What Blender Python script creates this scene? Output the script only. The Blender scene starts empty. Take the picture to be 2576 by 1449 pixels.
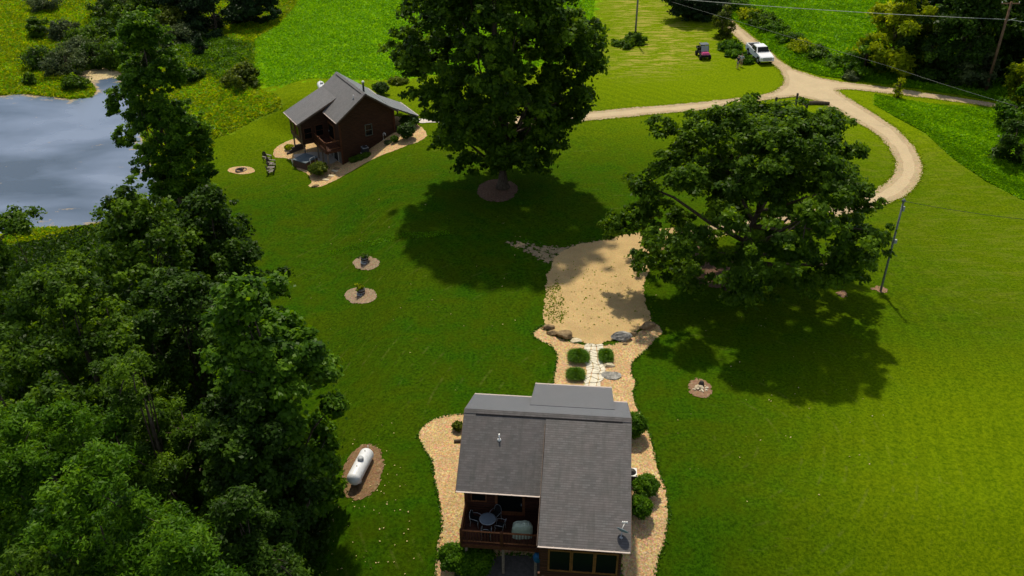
import bpy, bmesh, math, random
import numpy as np
from mathutils import Vector, Matrix
from mathutils.geometry import delaunay_2d_cdt

SC = bpy.context.scene
COL = SC.collection
R = math.radians
# ------------------------------------------------------------------ camera
CAM_H, PITCH, FPX = 42.0, R(32.5), 2309.0          # metres, radians below horizon, focal length in 2576-px units
cam_d = bpy.data.cameras.new('camera'); cam = bpy.data.objects.new('camera', cam_d); COL.objects.link(cam)
cam.location = (0, 0, CAM_H); cam.rotation_euler = (R(90) - PITCH, 0, 0)
cam_d.sensor_width = 36; cam_d.lens = FPX / 2576 * 36; cam_d.clip_start = 0.5; cam_d.clip_end = 3000
SC.camera = cam
# ------------------------------------------------------------------ light
SUN_EL, SUN_AZ = R(61), R(-6)                       # azimuth from +Y towards +X
w = bpy.data.worlds.new('World'); SC.world = w; w.use_nodes = True
nt = w.node_tree; nt.nodes.clear()
out = nt.nodes.new('ShaderNodeOutputWorld'); bg = nt.nodes.new('ShaderNodeBackground')
sky = nt.nodes.new('ShaderNodeTexSky'); sky.sky_type = 'NISHITA'; sky.sun_disc = False
sky.sun_elevation = SUN_EL; sky.sun_rotation = SUN_AZ; sky.dust_density = 1.5
# broken clouds in the sky: a noise over the view direction mixes pale grey into the blue
tc = nt.nodes.new('ShaderNodeTexCoord'); mp = nt.nodes.new('ShaderNodeMapping'); mp.inputs['Scale'].default_value = (1, 1, 2.2)
nz = nt.nodes.new('ShaderNodeTexNoise'); nz.inputs['Scale'].default_value = 2.6; nz.inputs['Detail'].default_value = 6
rp = nt.nodes.new('ShaderNodeValToRGB'); rp.color_ramp.elements[0].position = .42; rp.color_ramp.elements[1].position = .62
mx = nt.nodes.new('ShaderNodeMix'); mx.data_type = 'RGBA'; mx.inputs[7].default_value = (5.6, 5.8, 6.3, 1)
nt.links.new(tc.outputs['Generated'], mp.inputs[0]); nt.links.new(mp.outputs[0], nz.inputs['Vector'])
nt.links.new(nz.outputs['Fac'], rp.inputs[0]); nt.links.new(rp.outputs[0], mx.inputs[0])
nt.links.new(sky.outputs[0], mx.inputs[6]); nt.links.new(mx.outputs[2], bg.inputs[0])
nt.links.new(bg.outputs[0], out.inputs[0]); bg.inputs[1].default_value = 0.108
sun_d = bpy.data.lights.new('sun', 'SUN'); sun_d.energy = 4.2; sun_d.angle = R(2.0); sun_d.color = (1, .90, .72)
sun = bpy.data.objects.new('sun', sun_d); COL.objects.link(sun)
sdir = Vector((math.sin(SUN_AZ) * math.cos(SUN_EL), math.cos(SUN_AZ) * math.cos(SUN_EL), math.sin(SUN_EL)))
sun.rotation_euler = (-sdir).to_track_quat('-Z', 'Y').to_euler(); sun.location = sdir * 150
SC.view_settings.view_transform = 'Standard'; SC.view_settings.look = 'None'
SC.view_settings.exposure = 0.0; SC.view_settings.gamma = 1
SC.cycles.max_bounces = 6; SC.cycles.diffuse_bounces = 3; SC.cycles.glossy_bounces = 2
SC.cycles.transmission_bounces = 3; SC.cycles.transparent_max_bounces = 12
SC.cycles.caustics_reflective = False; SC.cycles.caustics_refractive = False
SC.cycles.use_adaptive_sampling = True; SC.cycles.adaptive_threshold = 0.03

# ------------------------------------------------------------------ tags and small helpers
def tag(o, label=None, cat=None, group=None, kind=None):
    if label: o['label'] = label
    if cat: o['category'] = cat
    if group: o['group'] = group
    if kind: o['kind'] = kind
    return o
def empty(name, loc=(0, 0, 0), rz=0.0, label=None, cat=None, group=None):
    o = bpy.data.objects.new(name, None); COL.objects.link(o); o.location = loc; o.rotation_euler = (0, 0, rz)
    o.empty_display_size = .3
    return tag(o, label, cat, group)
def copy_tree(o, parent=None):
    c = o.copy(); COL.objects.link(c); c.parent = parent
    for ch in list(o.children): copy_tree(ch, c)
    return c

class MB:
    """collects shapes and links them as one mesh"""
    def __init__(s): s.bm = bmesh.new(); s.uv = s.bm.loops.layers.uv.new('UVMap')
    def verts(s, pts): return [s.bm.verts.new(p) for p in pts]
    def face(s, pts, uvs=None):
        f = s.bm.faces.new(s.verts(pts))
        if uvs:
            for l, u in zip(f.loops, uvs): l[s.uv].uv = u
        return f
    def box(s, c, d, rz=0, rx=0, ry=0, bev=0):
        m = Matrix.Translation(c) @ Matrix.Rotation(rz, 4, 'Z') @ Matrix.Rotation(ry, 4, 'Y') @ Matrix.Rotation(rx, 4, 'X') @ Matrix.Diagonal((d[0], d[1], d[2], 1))
        g = bmesh.ops.create_cube(s.bm, size=1, matrix=m)
        if bev:
            es = list({e for v in g['verts'] for e in v.link_edges})
            bmesh.ops.bevel(s.bm, geom=es, offset=bev, segments=2, affect='EDGES', profile=.5)
        return s
    def tube(s, pts, rad, n=8, cap=True):
        pts = [Vector(p) for p in pts]; rad = rad if isinstance(rad, (list, tuple)) else [rad] * len(pts)
        rings = []; up = Vector((0, 0, 1))
        for i, p in enumerate(pts):
            d = (pts[min(i + 1, len(pts) - 1)] - pts[max(i - 1, 0)]).normalized()
            a = d.cross(up);
            if a.length < .05: a = d.cross(Vector((1, 0, 0)))
            a.normalize(); b = d.cross(a)
            rings.append([s.bm.verts.new(p + (a * math.cos(t) + b * math.sin(t)) * rad[i]) for t in [2 * math.pi * k / n for k in range(n)]])
        for r0, r1 in zip(rings, rings[1:]):
            for k in range(n):
                f = s.bm.faces.new((r0[k], r0[(k + 1) % n], r1[(k + 1) % n], r1[k])); f.smooth = True
        if cap: s.bm.faces.new(rings[0][::-1]); s.bm.faces.new(rings[-1])
        return s
    def lathe(s, prof, c=(0, 0, 0), n=20, m=None, smooth=True):
        rings = []
        for r, z in prof:
            ring = []
            for k in range(n):
                t = 2 * math.pi * k / n; p = Vector((r * math.cos(t), r * math.sin(t), z))
                if m is not None: p = m @ p
                ring.append(s.bm.verts.new(p + Vector(c)))
            rings.append(ring)
        for r0, r1 in zip(rings, rings[1:]):
            for k in range(n):
                f = s.bm.faces.new((r0[k], r0[(k + 1) % n], r1[(k + 1) % n], r1[k])); f.smooth = smooth
        s.bm.faces.new(rings[0][::-1]); s.bm.faces.new(rings[-1])
        return s
    def prism(s, poly, ext):            # poly: 3-D points, ext: extrusion vector
        a = s.verts(poly); b = s.verts([Vector(p) + Vector(ext) for p in poly]); n = len(poly)
        s.bm.faces.new(a[::-1]); s.bm.faces.new(b)
        for k in range(n): s.bm.faces.new((a[k], a[(k + 1) % n], b[(k + 1) % n], b[k]))
        return s
    def slab(s, quad, th, u=None):      # roof slab: quad = 4 top points, thickness down, UV in metres
        q = [Vector(p) for p in quad]; n = (q[1] - q[0]).cross(q[3] - q[0]).normalized()
        if n.z < 0: n = -n
        lo = [p - n * th for p in q]; u0 = q[0]; ux = Vector((1, 0, 0))
        def uv(p): d = p - u0; x = d.dot(ux); r = d - ux * x; return (x, r.length)
        s.face(q, [uv(p) for p in q]); s.face(lo[::-1], [uv(p) for p in lo[::-1]])
        for k in range(4):
            pp = [q[k], lo[k], lo[(k + 1) % 4], q[(k + 1) % 4]]; s.face(pp, [uv(p) for p in pp])
        return s
    def build(s, name, mat, parent=None, recalc=True, scale=None):
        if recalc: bmesh.ops.recalc_face_normals(s.bm, faces=s.bm.faces)
        me = bpy.data.meshes.new(name); s.bm.to_mesh(me); s.bm.free()
        me.materials.append(mat); o = bpy.data.objects.new(name, me); COL.objects.link(o)
        if parent: o.parent = parent
        return o

def np_mesh(name, V, F, mat, attrs=None, parent=None, smooth=False):
    V = np.asarray(V, dtype=np.float32); F = np.asarray(F, dtype=np.int32); k = F.shape[1]
    me = bpy.data.meshes.new(name); me.vertices.add(len(V)); me.vertices.foreach_set('co', V.ravel())
    me.loops.add(F.size); me.loops.foreach_set('vertex_index', F.ravel())
    me.polygons.add(len(F)); me.polygons.foreach_set('loop_start', np.arange(0, F.size, k, dtype=np.int32))
    if smooth: me.polygons.foreach_set('use_smooth', np.ones(len(F), bool))
    for n, (dom, arr) in (attrs or {}).items():
        a = me.attributes.new(n, 'FLOAT', dom); a.data.foreach_set('value', np.asarray(arr, dtype=np.float32))
    me.update(calc_edges=True); me.materials.append(mat)
    o = bpy.data.objects.new(name, me); COL.objects.link(o)
    if parent: o.parent = parent
    return o

# ------------------------------------------------------------------ terrain
rng = np.random.default_rng(7)
def sm(t): t = np.clip(t, 0, 1); return t * t * (3 - 2 * t)
def inpoly(x, y, P):
    P = np.asarray(P)[:, :2]; c = np.zeros(np.shape(x), bool); j = len(P) - 1
    for i in range(len(P)):
        xi, yi = P[i]; xj, yj = P[j]
        c ^= ((yi > y) != (yj > y)) & (x < (xj - xi) * (y - yi) / (yj - yi + 1e-12) + xi); j = i
    return c
def polydist(x, y, P, closed=True):
    P = np.asarray(P)[:, :2]; d = np.full(np.shape(x), 1e9); n = len(P)
    for i in range(n if closed else n - 1):
        a = P[i]; b = P[(i + 1) % n]; e = b - a; L = e @ e + 1e-9
        t = np.clip(((x - a[0]) * e[0] + (y - a[1]) * e[1]) / L, 0, 1)
        d = np.minimum(d, np.hypot(x - a[0] - t * e[0], y - a[1] - t * e[1]))
    return d
def px_dir(px, py):
    u = (np.asarray(px, float) - 1288) / FPX; v = (np.asarray(py, float) - 724.5) / FPX
    return np.stack([u, math.cos(PITCH) - v * math.sin(PITCH), -math.sin(PITCH) - v * math.cos(PITCH)], -1)
def at_z(px, py, z=0.0):
    d = px_dir(px, py); t = (z - CAM_H) / d[..., 2]; return np.array([0, 0, CAM_H]) + t[..., None] * d
ZP = -4.7                                            # pond level
POND = at_z(*np.array([(-260, 236), (0, 241), (60, 237), (120, 243), (180, 250), (232, 245), (243, 226), (222, 204), (190, 192), (215, 178), (262, 170), (300, 182),
    (330, 210), (352, 245), (352, 330), (372, 400), (405, 460), (410, 520), (310, 560), (180, 573), (70, 576), (0, 592), (-260, 600)], float).T, ZP)[:, :2]
def height(x, y):
    if np.ndim(x) == 0: return float(height(np.array([float(x)]), np.array([float(y)]))[0])
    x = np.asarray(x, float); y = np.asarray(y, float)
    sh = 15 * sm((y - 99) / 14) - 4 * sm((88 - y) / 20)
    X = -x - sh
    z = -3.1 * sm((X - 11.5) / 9.5) - 1.3 * sm((X - 22) / 14)
    z = z - 2.2 * sm((41.5 - y) / 9) * sm((x + 16) / 5)
    z = z + .10 * np.sin(x * .13 + 1) * np.sin(y * .11) + .05 * np.sin(x * .31) * np.cos(y * .27 + 2)
    z = z + 2.5 * sm((y - 170) / 150)
    m = (x < -15) & (x > -175) & (y > 50) & (y < 190)
    if np.any(m):
        xm, ym = x[m], y[m]; d = polydist(xm, ym, POND); ins = inpoly(xm, ym, POND)
        zz = z[m]; lo = ZP + .04 + .05 * np.minimum(d, 9); out = lo + (zz - lo) * sm((d - .3) / 9)
        z = z.copy(); z[m] = np.where(ins, ZP - .05 - np.minimum(1.2, d * .5), out)
    return z
GX0, GX1, GY0, GY1, GS = -120.0, 130.0, 18.0, 230.0, 0.5
gx = np.arange(GX0, GX1 + .01, GS); gy = np.arange(GY0, GY1 + .01, GS)
XX, YY = np.meshgrid(gx, gy); ZZ = height(XX, YY)
def tz(x, y):                                        # bilinear height of the ground sheet
    x = np.asarray(x, float); y = np.asarray(y, float)
    fx = np.clip((x - GX0) / GS, 0, len(gx) - 1.001); fy = np.clip((y - GY0) / GS, 0, len(gy) - 1.001)
    i = fx.astype(int); j = fy.astype(int); a = fx - i; b = fy - j
    z = ZZ[j, i] * (1 - a) * (1 - b) + ZZ[j, i + 1] * a * (1 - b) + ZZ[j + 1, i] * (1 - a) * b + ZZ[j + 1, i + 1] * a * b
    return z
def G(px, py):                                       # pixel of the 2576-wide photo -> point on the ground
    d = px_dir(px, py); lo = np.full(np.shape(d[..., 0]), 20.0); hi = np.full_like(lo, 400.0)
    t = 30.0 + np.zeros_like(lo); prev = t.copy(); hit = np.zeros(lo.shape, bool); res = np.full_like(lo, 400.0)
    for k in range(760):
        p = np.array([0, 0, CAM_H]) + t[..., None] * d
        h = height(p[..., 0], p[..., 1]) if (k % 1 == 0) else None
        below = (p[..., 2] <= h) & ~hit
        res = np.where(below, t, res); hit |= below
        if hit.all(): break
        t = t + .5
    a = res - .5; b = res.copy()
    for k in range(14):
        m = (a + b) / 2; p = np.array([0, 0, CAM_H]) + m[..., None] * d
        bl = p[..., 2] <= height(p[..., 0], p[..., 1]); b = np.where(bl, m, b); a = np.where(bl, a, m)
    return np.array([0, 0, CAM_H]) + b[..., None] * d
def g1(px, py): return Vector(G(np.array([float(px)]), np.array([float(py)]))[0])
def gl(pts): a = np.array(pts, float); return G(a[:, 0], a[:, 1])

# ------------------------------------------------------------------ materials
def mat(name):
    m = bpy.data.materials.new(name); m.use_nodes = True; n = m.node_tree; n.nodes.clear()
    o = n.nodes.new('ShaderNodeOutputMaterial'); return m, n, o
def N(n, t, **kw):
    x = n.nodes.new(t)
    for k, v in kw.items():
        if k.startswith('i_'):
            key = k[2:]; key = int(key) if key.isdigit() else key.replace('_', ' ')
            x.inputs[key].default_value = v
        else: setattr(x, k, v)
    return x
def ramp(n, src, stops, interp='LINEAR'):
    r = n.nodes.new('ShaderNodeValToRGB'); r.color_ramp.interpolation = interp; e = r.color_ramp.elements
    e[0].position, e[0].color = stops[0][0], (*stops[0][1], 1); e[1].position, e[1].color = stops[-1][0], (*stops[-1][1], 1)
    for p, c in stops[1:-1]: q = e.new(p); q.color = (*c, 1)
    n.links.new(src, r.inputs[0]); return r.outputs[0]
def mixc(n, fac, a, b, mode='MIX'):
    m = n.nodes.new('ShaderNodeMix'); m.data_type = 'RGBA'; m.blend_type = mode
    for sock, v in ((m.inputs[0], fac), (m.inputs[6], a), (m.inputs[7], b)):
        if isinstance(v, (int, float)): sock.default_value = v
        elif isinstance(v, tuple): sock.default_value = (*v, 1)
        else: n.links.new(v, sock)
    return m.outputs[2]
def mth(n, op, a, b=None, c=None, clamp=False):
    m = n.nodes.new('ShaderNodeMath'); m.operation = op; m.use_clamp = clamp
    for i, v in enumerate((a, b, c)):
        if v is None: continue
        if isinstance(v, (int, float)): m.inputs[i].default_value = v
        else: n.links.new(v, m.inputs[i])
    return m.outputs[0]
def noise(n, scale, detail=4, rough=.55, vec=None, dist=0.0):
    t = N(n, 'ShaderNodeTexNoise'); t.inputs['Scale'].default_value = scale; t.inputs['Detail'].default_value = detail
    t.inputs['Roughness'].default_value = rough; t.inputs['Distortion'].default_value = dist
    if vec is None: vec = N(n, 'ShaderNodeTexCoord').outputs['Object']
    n.links.new(vec, t.inputs['Vector']); return t.outputs['Fac']
def mapv(n, scale=(1, 1, 1), rot=(0, 0, 0), src='Object', loc=(0, 0, 0)):
    t = N(n, 'ShaderNodeTexCoord'); m = N(n, 'ShaderNodeMapping'); m.inputs['Scale'].default_value = scale; m.inputs['Rotation'].default_value = rot
    m.inputs['Location'].default_value = loc
    n.links.new(t.outputs[src], m.inputs[0]); return m.outputs[0]
def attr(n, name): return N(n, 'ShaderNodeAttribute', attribute_name=name).outputs['Fac']
def bsdf(n, o, col, rough=.8, spec=.3, metal=0, bump=None, bstr=.3, bdist=.02, coat=0):
    b = N(n, 'ShaderNodeBsdfPrincipled')
    if isinstance(col, tuple): b.inputs['Base Color'].default_value = (*col, 1)
    else: n.links.new(col, b.inputs['Base Color'])
    if isinstance(rough, (int, float)): b.inputs['Roughness'].default_value = rough
    else: n.links.new(rough, b.inputs['Roughness'])
    b.inputs['Specular IOR Level'].default_value = spec; b.inputs['Metallic'].default_value = metal; b.inputs['Coat Weight'].default_value = coat
    if bump is not None:
        bp = N(n, 'ShaderNodeBump'); bp.inputs['Strength'].default_value = bstr; bp.inputs['Distance'].default_value = bdist
        n.links.new(bump, bp.inputs['Height']); n.links.new(bp.outputs[0], b.inputs['Normal'])
    if o is not None: n.links.new(b.outputs[0], o.inputs[0])
    return b
def simple(name, col, rough=.7, spec=.3, metal=0, var=.25, vs=6.0, coat=0):
    m, n, o = mat(name); f = noise(n, vs, 5)
    c = mixc(n, ramp(n, f, [(.3, (0, 0, 0)), (.7, (1, 1, 1))]), tuple(x * (1 - var) for x in col), tuple(min(1, x * (1 + var)) for x in col))
    bsdf(n, o, c, rough, spec, metal, bump=f, bstr=.15, coat=coat); return m
def leafmat(name, dark, mid, light, trans=.35, gloss=.25, sat=None):
    m, n, o = mat(name); t = attr(n, 'tint')
    c = ramp(n, t, [(0, dark), (.5, mid), (1, light)])
    b = bsdf(n, None, c, .45, gloss)
    tr = N(n, 'ShaderNodeBsdfTranslucent'); n.links.new(mixc(n, .0, c, (0, 0, 0)), tr.inputs[0])
    hs = N(n, 'ShaderNodeHueSaturation'); hs.inputs['Value'].default_value = 1.5; hs.inputs['Saturation'].default_value = 1.1; hs.inputs['Hue'].default_value = .485
    n.links.new(c, hs.inputs['Color']); n.links.new(hs.outputs[0], tr.inputs[0])
    ms = N(n, 'ShaderNodeMixShader'); ms.inputs[0].default_value = trans
    n.links.new(b.outputs[0], ms.inputs[1]); n.links.new(tr.outputs[0], ms.inputs[2]); n.links.new(ms.outputs[0], o.inputs[0])
    return m
LEAF = {
 'dark':   leafmat('dark_leaf', (.014, .036, .003), (.030, .072, .005), (.07, .145, .008), .42, .12),
 'mid':    leafmat('broad_leaf', (.022, .055, .003), (.055, .120, .005), (.14, .25, .010), .5, .12),
 'bright': leafmat('bright_leaf', (.022, .068, .002), (.055, .14, .004), (.13, .26, .008), .47, .10),
 'silver': leafmat('silvery_leaf', (.026, .075, .003), (.062, .15, .006), (.14, .27, .014), .5, .14),
 'field':  leafmat('field_leaf', (.07, .19, .002), (.13, .32, .003), (.24, .46, .004), .48, .05),
 'olive':  leafmat('olive_leaf', (.035, .055, .006), (.075, .115, .008), (.17, .21, .015), .42, .1),
 'yellow': leafmat('yellow_leaf', (.09, .14, .003), (.20, .27, .005), (.38, .44, .010), .5, .05),
 'cedar':  leafmat('cedar_needle', (.007, .018, .005), (.013, .032, .008), (.028, .06, .012), .15, .08),
 'grey':   leafmat('grey_leaf', (.03, .05, .02), (.06, .09, .03), (.12, .16, .05), .35, .1),
}
m, n, o = mat('bark'); f = noise(n, 9, 6, .6, mapv(n, (1, 1, .25)))
bsdf(n, o, ramp(n, f, [(.3, (.035, .026, .018)), (.7, (.14, .11, .08))]), .9, .1, bump=f, bstr=.6, bdist=.05); BARK = m
# ------------------------------------------------------------------ ground areas, outlined on the ground
def area(pts): return gl(pts)[:, :2]
A_MEADOW = area([(-420, 2), (-300, -12), (500, -14), (760, -14), (735, 25), (700, 62), (640, 100), (640, 212), (700, 240), (712, 270), (640, 300), (590, 332), (542, 350), (520, 420), (395, 560), (60, 610), (-300, 640), (-420, 300)])
A_FIELD = area([(760, -30), (735, 25), (700, 62), (640, 100), (640, 208), (730, 212), (830, 198), (1000, 203), (1060, 190), (1300, 175), (1480, 150), (1500, -30)])
A_HAY = area([(1530, -30), (1660, -30), (1690, 50), (1790, 75), (1790, 110), (1750, 165), (1640, 190), (1540, 185)])
A_FIELD2 = area([(1805, -30), (2900, -30), (2900, 330), (2600, 262), (2400, 233), (2200, 207), (2060, 188), (1965, 150), (1900, 90), (1850, 55), (1815, 10)])
A_STRIP = area([(2200, 240), (2330, 262), (2480, 272), (2900, 320), (2900, 620), (2576, 505), (2480, 455), (2400, 400), (2330, 335), (2250, 292), (2200, 264)])
def blur(M, r, it=2):
    for _ in range(it):
        for ax in (0, 1):
            k = 2 * r + 1; c = np.cumsum(np.pad(M, [(r + 1, r) if a == ax else (0, 0) for a in (0, 1)], mode='edge'), axis=ax)
            M = (np.take(c, range(k, c.shape[ax]), axis=ax) - np.take(c, range(0, c.shape[ax] - k), axis=ax)) / k
    return M
def mask(P, r=1): return blur(inpoly(XX, YY, P).astype(float), r)
M_me = mask(A_MEADOW); M_fi = mask(A_FIELD, 5); M_ha = mask(A_HAY, 5); M_f2 = mask(A_FIELD2, 3); M_st = mask(A_STRIP)
nx, ny = len(gx), len(gy)
idx = np.arange(nx * ny).reshape(ny, nx)
F = np.stack([idx[:-1, :-1], idx[:-1, 1:], idx[1:, 1:], idx[1:, :-1]], -1).reshape(-1, 4)
V = np.stack([XX, YY, ZZ], -1).reshape(-1, 3)
# coarse apron reaching the horizon, sharing the height of the sheet's rim
RX = np.array([GX0, GX1]); 
def apron():
    xs = np.concatenate([[-1200, -700, -400, -220], gx[::20], [220, 400, 700, 1200]]); xs = np.unique(np.append(xs, [GX0, GX1]))
    ys = np.concatenate([[-300, -100, -20], gy[::20], [330, 600, 1200, 2000]]); ys = np.unique(np.append(ys, [GY0, GY1]))
    X, Y = np.meshgrid(xs, ys); Z = height(X, Y)
    i = np.arange(X.size).reshape(X.shape); q = np.stack([i[:-1, :-1], i[:-1, 1:], i[1:, 1:], i[1:, :-1]], -1)
    cx = (X[:-1, :-1] + X[1:, 1:]) / 2; cy = (Y[:-1, :-1] + Y[1:, 1:]) / 2
    keep = ~((cx > GX0) & (cx < GX1) & (cy > GY0) & (cy < GY1)); return np.stack([X, Y, Z], -1).reshape(-1, 3), q[keep]
V2, F2 = apron()
at0 = lambda M: np.concatenate([M.ravel(), np.zeros(len(V2))])
yy_all = np.concatenate([V[:, 1], V2[:, 1]])
m, n, o = mat('grass'); nx_ = N(n, 'ShaderNodeTexCoord').outputs['Object']
fine = noise(n, 4.6, 8, .78); med = noise(n, .45, 5, .6); big = noise(n, .06, 3, .5); clump = noise(n, 1.3, 5, .6)
# mown lawn
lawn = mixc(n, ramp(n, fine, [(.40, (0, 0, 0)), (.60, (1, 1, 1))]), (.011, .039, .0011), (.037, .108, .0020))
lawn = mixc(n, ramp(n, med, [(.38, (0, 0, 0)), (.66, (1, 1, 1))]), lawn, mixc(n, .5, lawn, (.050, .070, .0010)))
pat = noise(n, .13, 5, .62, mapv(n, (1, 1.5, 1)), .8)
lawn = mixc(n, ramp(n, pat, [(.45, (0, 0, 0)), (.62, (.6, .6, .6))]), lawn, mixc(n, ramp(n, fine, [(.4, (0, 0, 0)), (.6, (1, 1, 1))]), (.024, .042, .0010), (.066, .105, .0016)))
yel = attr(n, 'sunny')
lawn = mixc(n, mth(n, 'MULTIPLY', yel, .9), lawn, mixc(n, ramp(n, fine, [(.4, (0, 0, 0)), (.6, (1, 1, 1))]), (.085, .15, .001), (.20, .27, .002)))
# mower passes: curved bands of laid grass
wv = N(n, 'ShaderNodeTexWave', wave_type='RINGS', rings_direction='Z'); wv.inputs['Scale'].default_value = .24; wv.inputs['Distortion'].default_value = 5.0
wv.inputs['Detail'].default_value = 2; wv.inputs['Detail Scale'].default_value = .5
n.links.new(mapv(n, loc=(24, -62, 0)), wv.inputs['Vector'])
lawn = mixc(n, mth(n, 'MULTIPLY', ramp(n, noise(n, .05, 2), [(.42, (.1, .1, .1)), (.62, (1, 1, 1))]), .17), lawn, mixc(n, wv.outputs['Fac'], (.34, .36, .40), (.74, .70, .55)), 'OVERLAY')
# straw coloured clippings and thin spots
st = noise(n, 2.0, 6, .7, mapv(n, (.5, 1.4, 1), (0, 0, .35))); stm = mth(n, 'MULTIPLY', ramp(n, st, [(.62, (0, 0, 0)), (.74, (1, 1, 1))]), ramp(n, noise(n, .11, 3), [(.45, (0, 0, 0)), (.62, (1, 1, 1))]))
lawn = mixc(n, mth(n, 'MULTIPLY', stm, .3), lawn, (.24, .22, .05))
w2 = N(n, 'ShaderNodeTexWave', wave_type='RINGS', rings_direction='Z'); w2.inputs['Scale'].default_value = .22; w2.inputs['Distortion'].default_value = 1.6; w2.inputs['Detail'].default_value = 3; w2.inputs['Detail Scale'].default_value = .35
n.links.new(mapv(n, loc=(-13, -47, 0)), w2.inputs['Vector'])
arc = mth(n, 'MULTIPLY', ramp(n, w2.outputs['Fac'], [(.93, (0, 0, 0)), (.985, (1, 1, 1))]), mth(n, 'MULTIPLY', ramp(n, noise(n, .8, 5, .7), [(.5, (0, 0, 0)), (.62, (1, 1, 1))]), ramp(n, noise(n, .07, 2), [(.45, (0, 0, 0)), (.55, (1, 1, 1))])))
lawn = mixc(n, mth(n, 'MULTIPLY', arc, .12), lawn, (.26, .25, .07))
hay = mth(n, 'MULTIPLY', attr(n, 'hay'), ramp(n, noise(n, .9, 6, .75, mapv(n, (.35, 1.5, 1), (0, 0, -.5))), [(.49, (0, 0, 0)), (.58, (1, 1, 1))]))
lawn = mixc(n, mth(n, 'MULTIPLY', hay, .8), lawn, (.36, .30, .07))
# rough growth
mead = mixc(n, ramp(n, clump, [(.3, (0, 0, 0)), (.7, (1, 1, 1))]), (.06, .13, .003), (.20, .30, .007))
mead = mixc(n, ramp(n, big, [(.42, (0, 0, 0)), (.6, (1, 1, 1))]), mead, (.12, .19, .008))
fld = mixc(n, ramp(n, clump, [(.3, (0, 0, 0)), (.7, (1, 1, 1))]), (.06, .17, .002), (.13, .34, .003))
fld = mixc(n, ramp(n, noise(n, .35, 6, .7, mapv(n, (.4, 1.6, 1), (0, 0, .25))), [(.52, (0, 0, 0)), (.62, (.8, .8, .8))]), fld, (.035, .10, .003))
fld = mixc(n, ramp(n, med, [(.40, (0, 0, 0)), (.62, (1, 1, 1))]), fld, (.20, .36, .004))
e_ = mth(n, 'MULTIPLY', mth(n, 'SUBTRACT', noise(n, .7, 5, .65), .5), 1.9)
def edge(a): return ramp(n, mth(n, 'ADD', attr(n, a), e_), [(.42, (0, 0, 0)), (.55, (1, 1, 1))])
c = mixc(n, edge('field'), lawn, fld); c = mixc(n, edge('meadow'), c, mead)
h = mth(n, 'ADD', fine, mth(n, 'MULTIPLY', noise(n, 11, 3), .4))
b = bsdf(n, None, c, .95, .01, bump=h, bstr=1.0, bdist=.10)
n.links.new(b.outputs[0], o.inputs[0]); GRASS = m
sunny = np.clip(.55 * sm((XX - 10 - .25 * (YY - 36)) / 18) * sm((62 - YY) / 14) + sm((YY - 84) / 34) * .85 + sm((XX - 22) / 26) * sm((YY - 44) / 30) * .36 + .16 * sm((XX - 6) / 20), 0, 1)  # yellower grass; the far lawn's backlit brightness is put into its colour too
hay = np.clip(M_ha + .12 * sm((XX - 30) / 12) * sm((YY - 50) / 20) * (YY < 100), 0, 1)
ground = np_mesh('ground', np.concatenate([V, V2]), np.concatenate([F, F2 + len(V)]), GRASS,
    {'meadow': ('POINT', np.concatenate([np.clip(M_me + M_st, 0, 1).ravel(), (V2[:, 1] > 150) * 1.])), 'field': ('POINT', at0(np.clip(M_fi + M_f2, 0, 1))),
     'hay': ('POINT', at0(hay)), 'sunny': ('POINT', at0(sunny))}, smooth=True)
tag(ground, kind='structure')

def dens(P, step, wob=0.0, seed=0):
    """resample a closed outline and roughen it"""
    r = np.random.default_rng(seed); out = []; P = np.asarray(P)
    for i in range(len(P)):
        a = P[i]; b = P[(i + 1) % len(P)]; k = max(1, int(np.hypot(*(b - a)) / step))
        for t in range(k): out.append(a + (b - a) * t / k)
    out = np.array(out)
    if wob:
        w_ = r.normal(size=out.shape); w_ = (w_ + np.roll(w_, 1, 0) + np.roll(w_, -1, 0)) / 2; out = out + w_ * wob
    return out
def smooth_poly(P, it=2):
    P = np.asarray(P)
    for _ in range(it):
        Q = np.roll(P, -1, 0); P = np.stack([.75 * P + .25 * Q, .25 * P + .75 * Q], 1).reshape(-1, 2)
    return P
def sheet(name, P, mt, lift, step=.6, wob=.06, seed=1, smooth=1, flat=None, kind='structure'):
    P = smooth_poly(P, smooth) if smooth else np.asarray(P); B = dens(P, step * .6, wob, seed)
    x0, y0 = B.min(0); x1, y1 = B.max(0); r = np.random.default_rng(seed)
    X, Y = np.meshgrid(np.arange(x0, x1, step), np.arange(y0, y1, step)); X = X + r.uniform(-.15, .15, X.shape) * step
    ok = inpoly(X, Y, B) & (polydist(X, Y, B) > step * .45); I = np.stack([X[ok], Y[ok]], -1)
    pts = [Vector(p) for p in B.tolist()] + [Vector(p) for p in I.tolist()]
    vs, es, fs, *_ = delaunay_2d_cdt(pts, [], [list(range(len(B)))], 1, 1e-5)
    v = np.array([[q.x, q.y] for q in vs]); z = tz(v[:, 0], v[:, 1]) if flat is None else np.full(len(v), flat)
    f = np.array([list(q) for q in fs if len(q) == 3])
    d = polydist(v[:, 0], v[:, 1], B)
    ob = np_mesh(name, np.column_stack([v, z + lift]), f, mt, {'edge': ('POINT', d)}, smooth=True)
    # faces up
    me = ob.data
    if me.polygons[0].normal.z < 0: me.flip_normals()
    return tag(ob, kind=kind)
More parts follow.
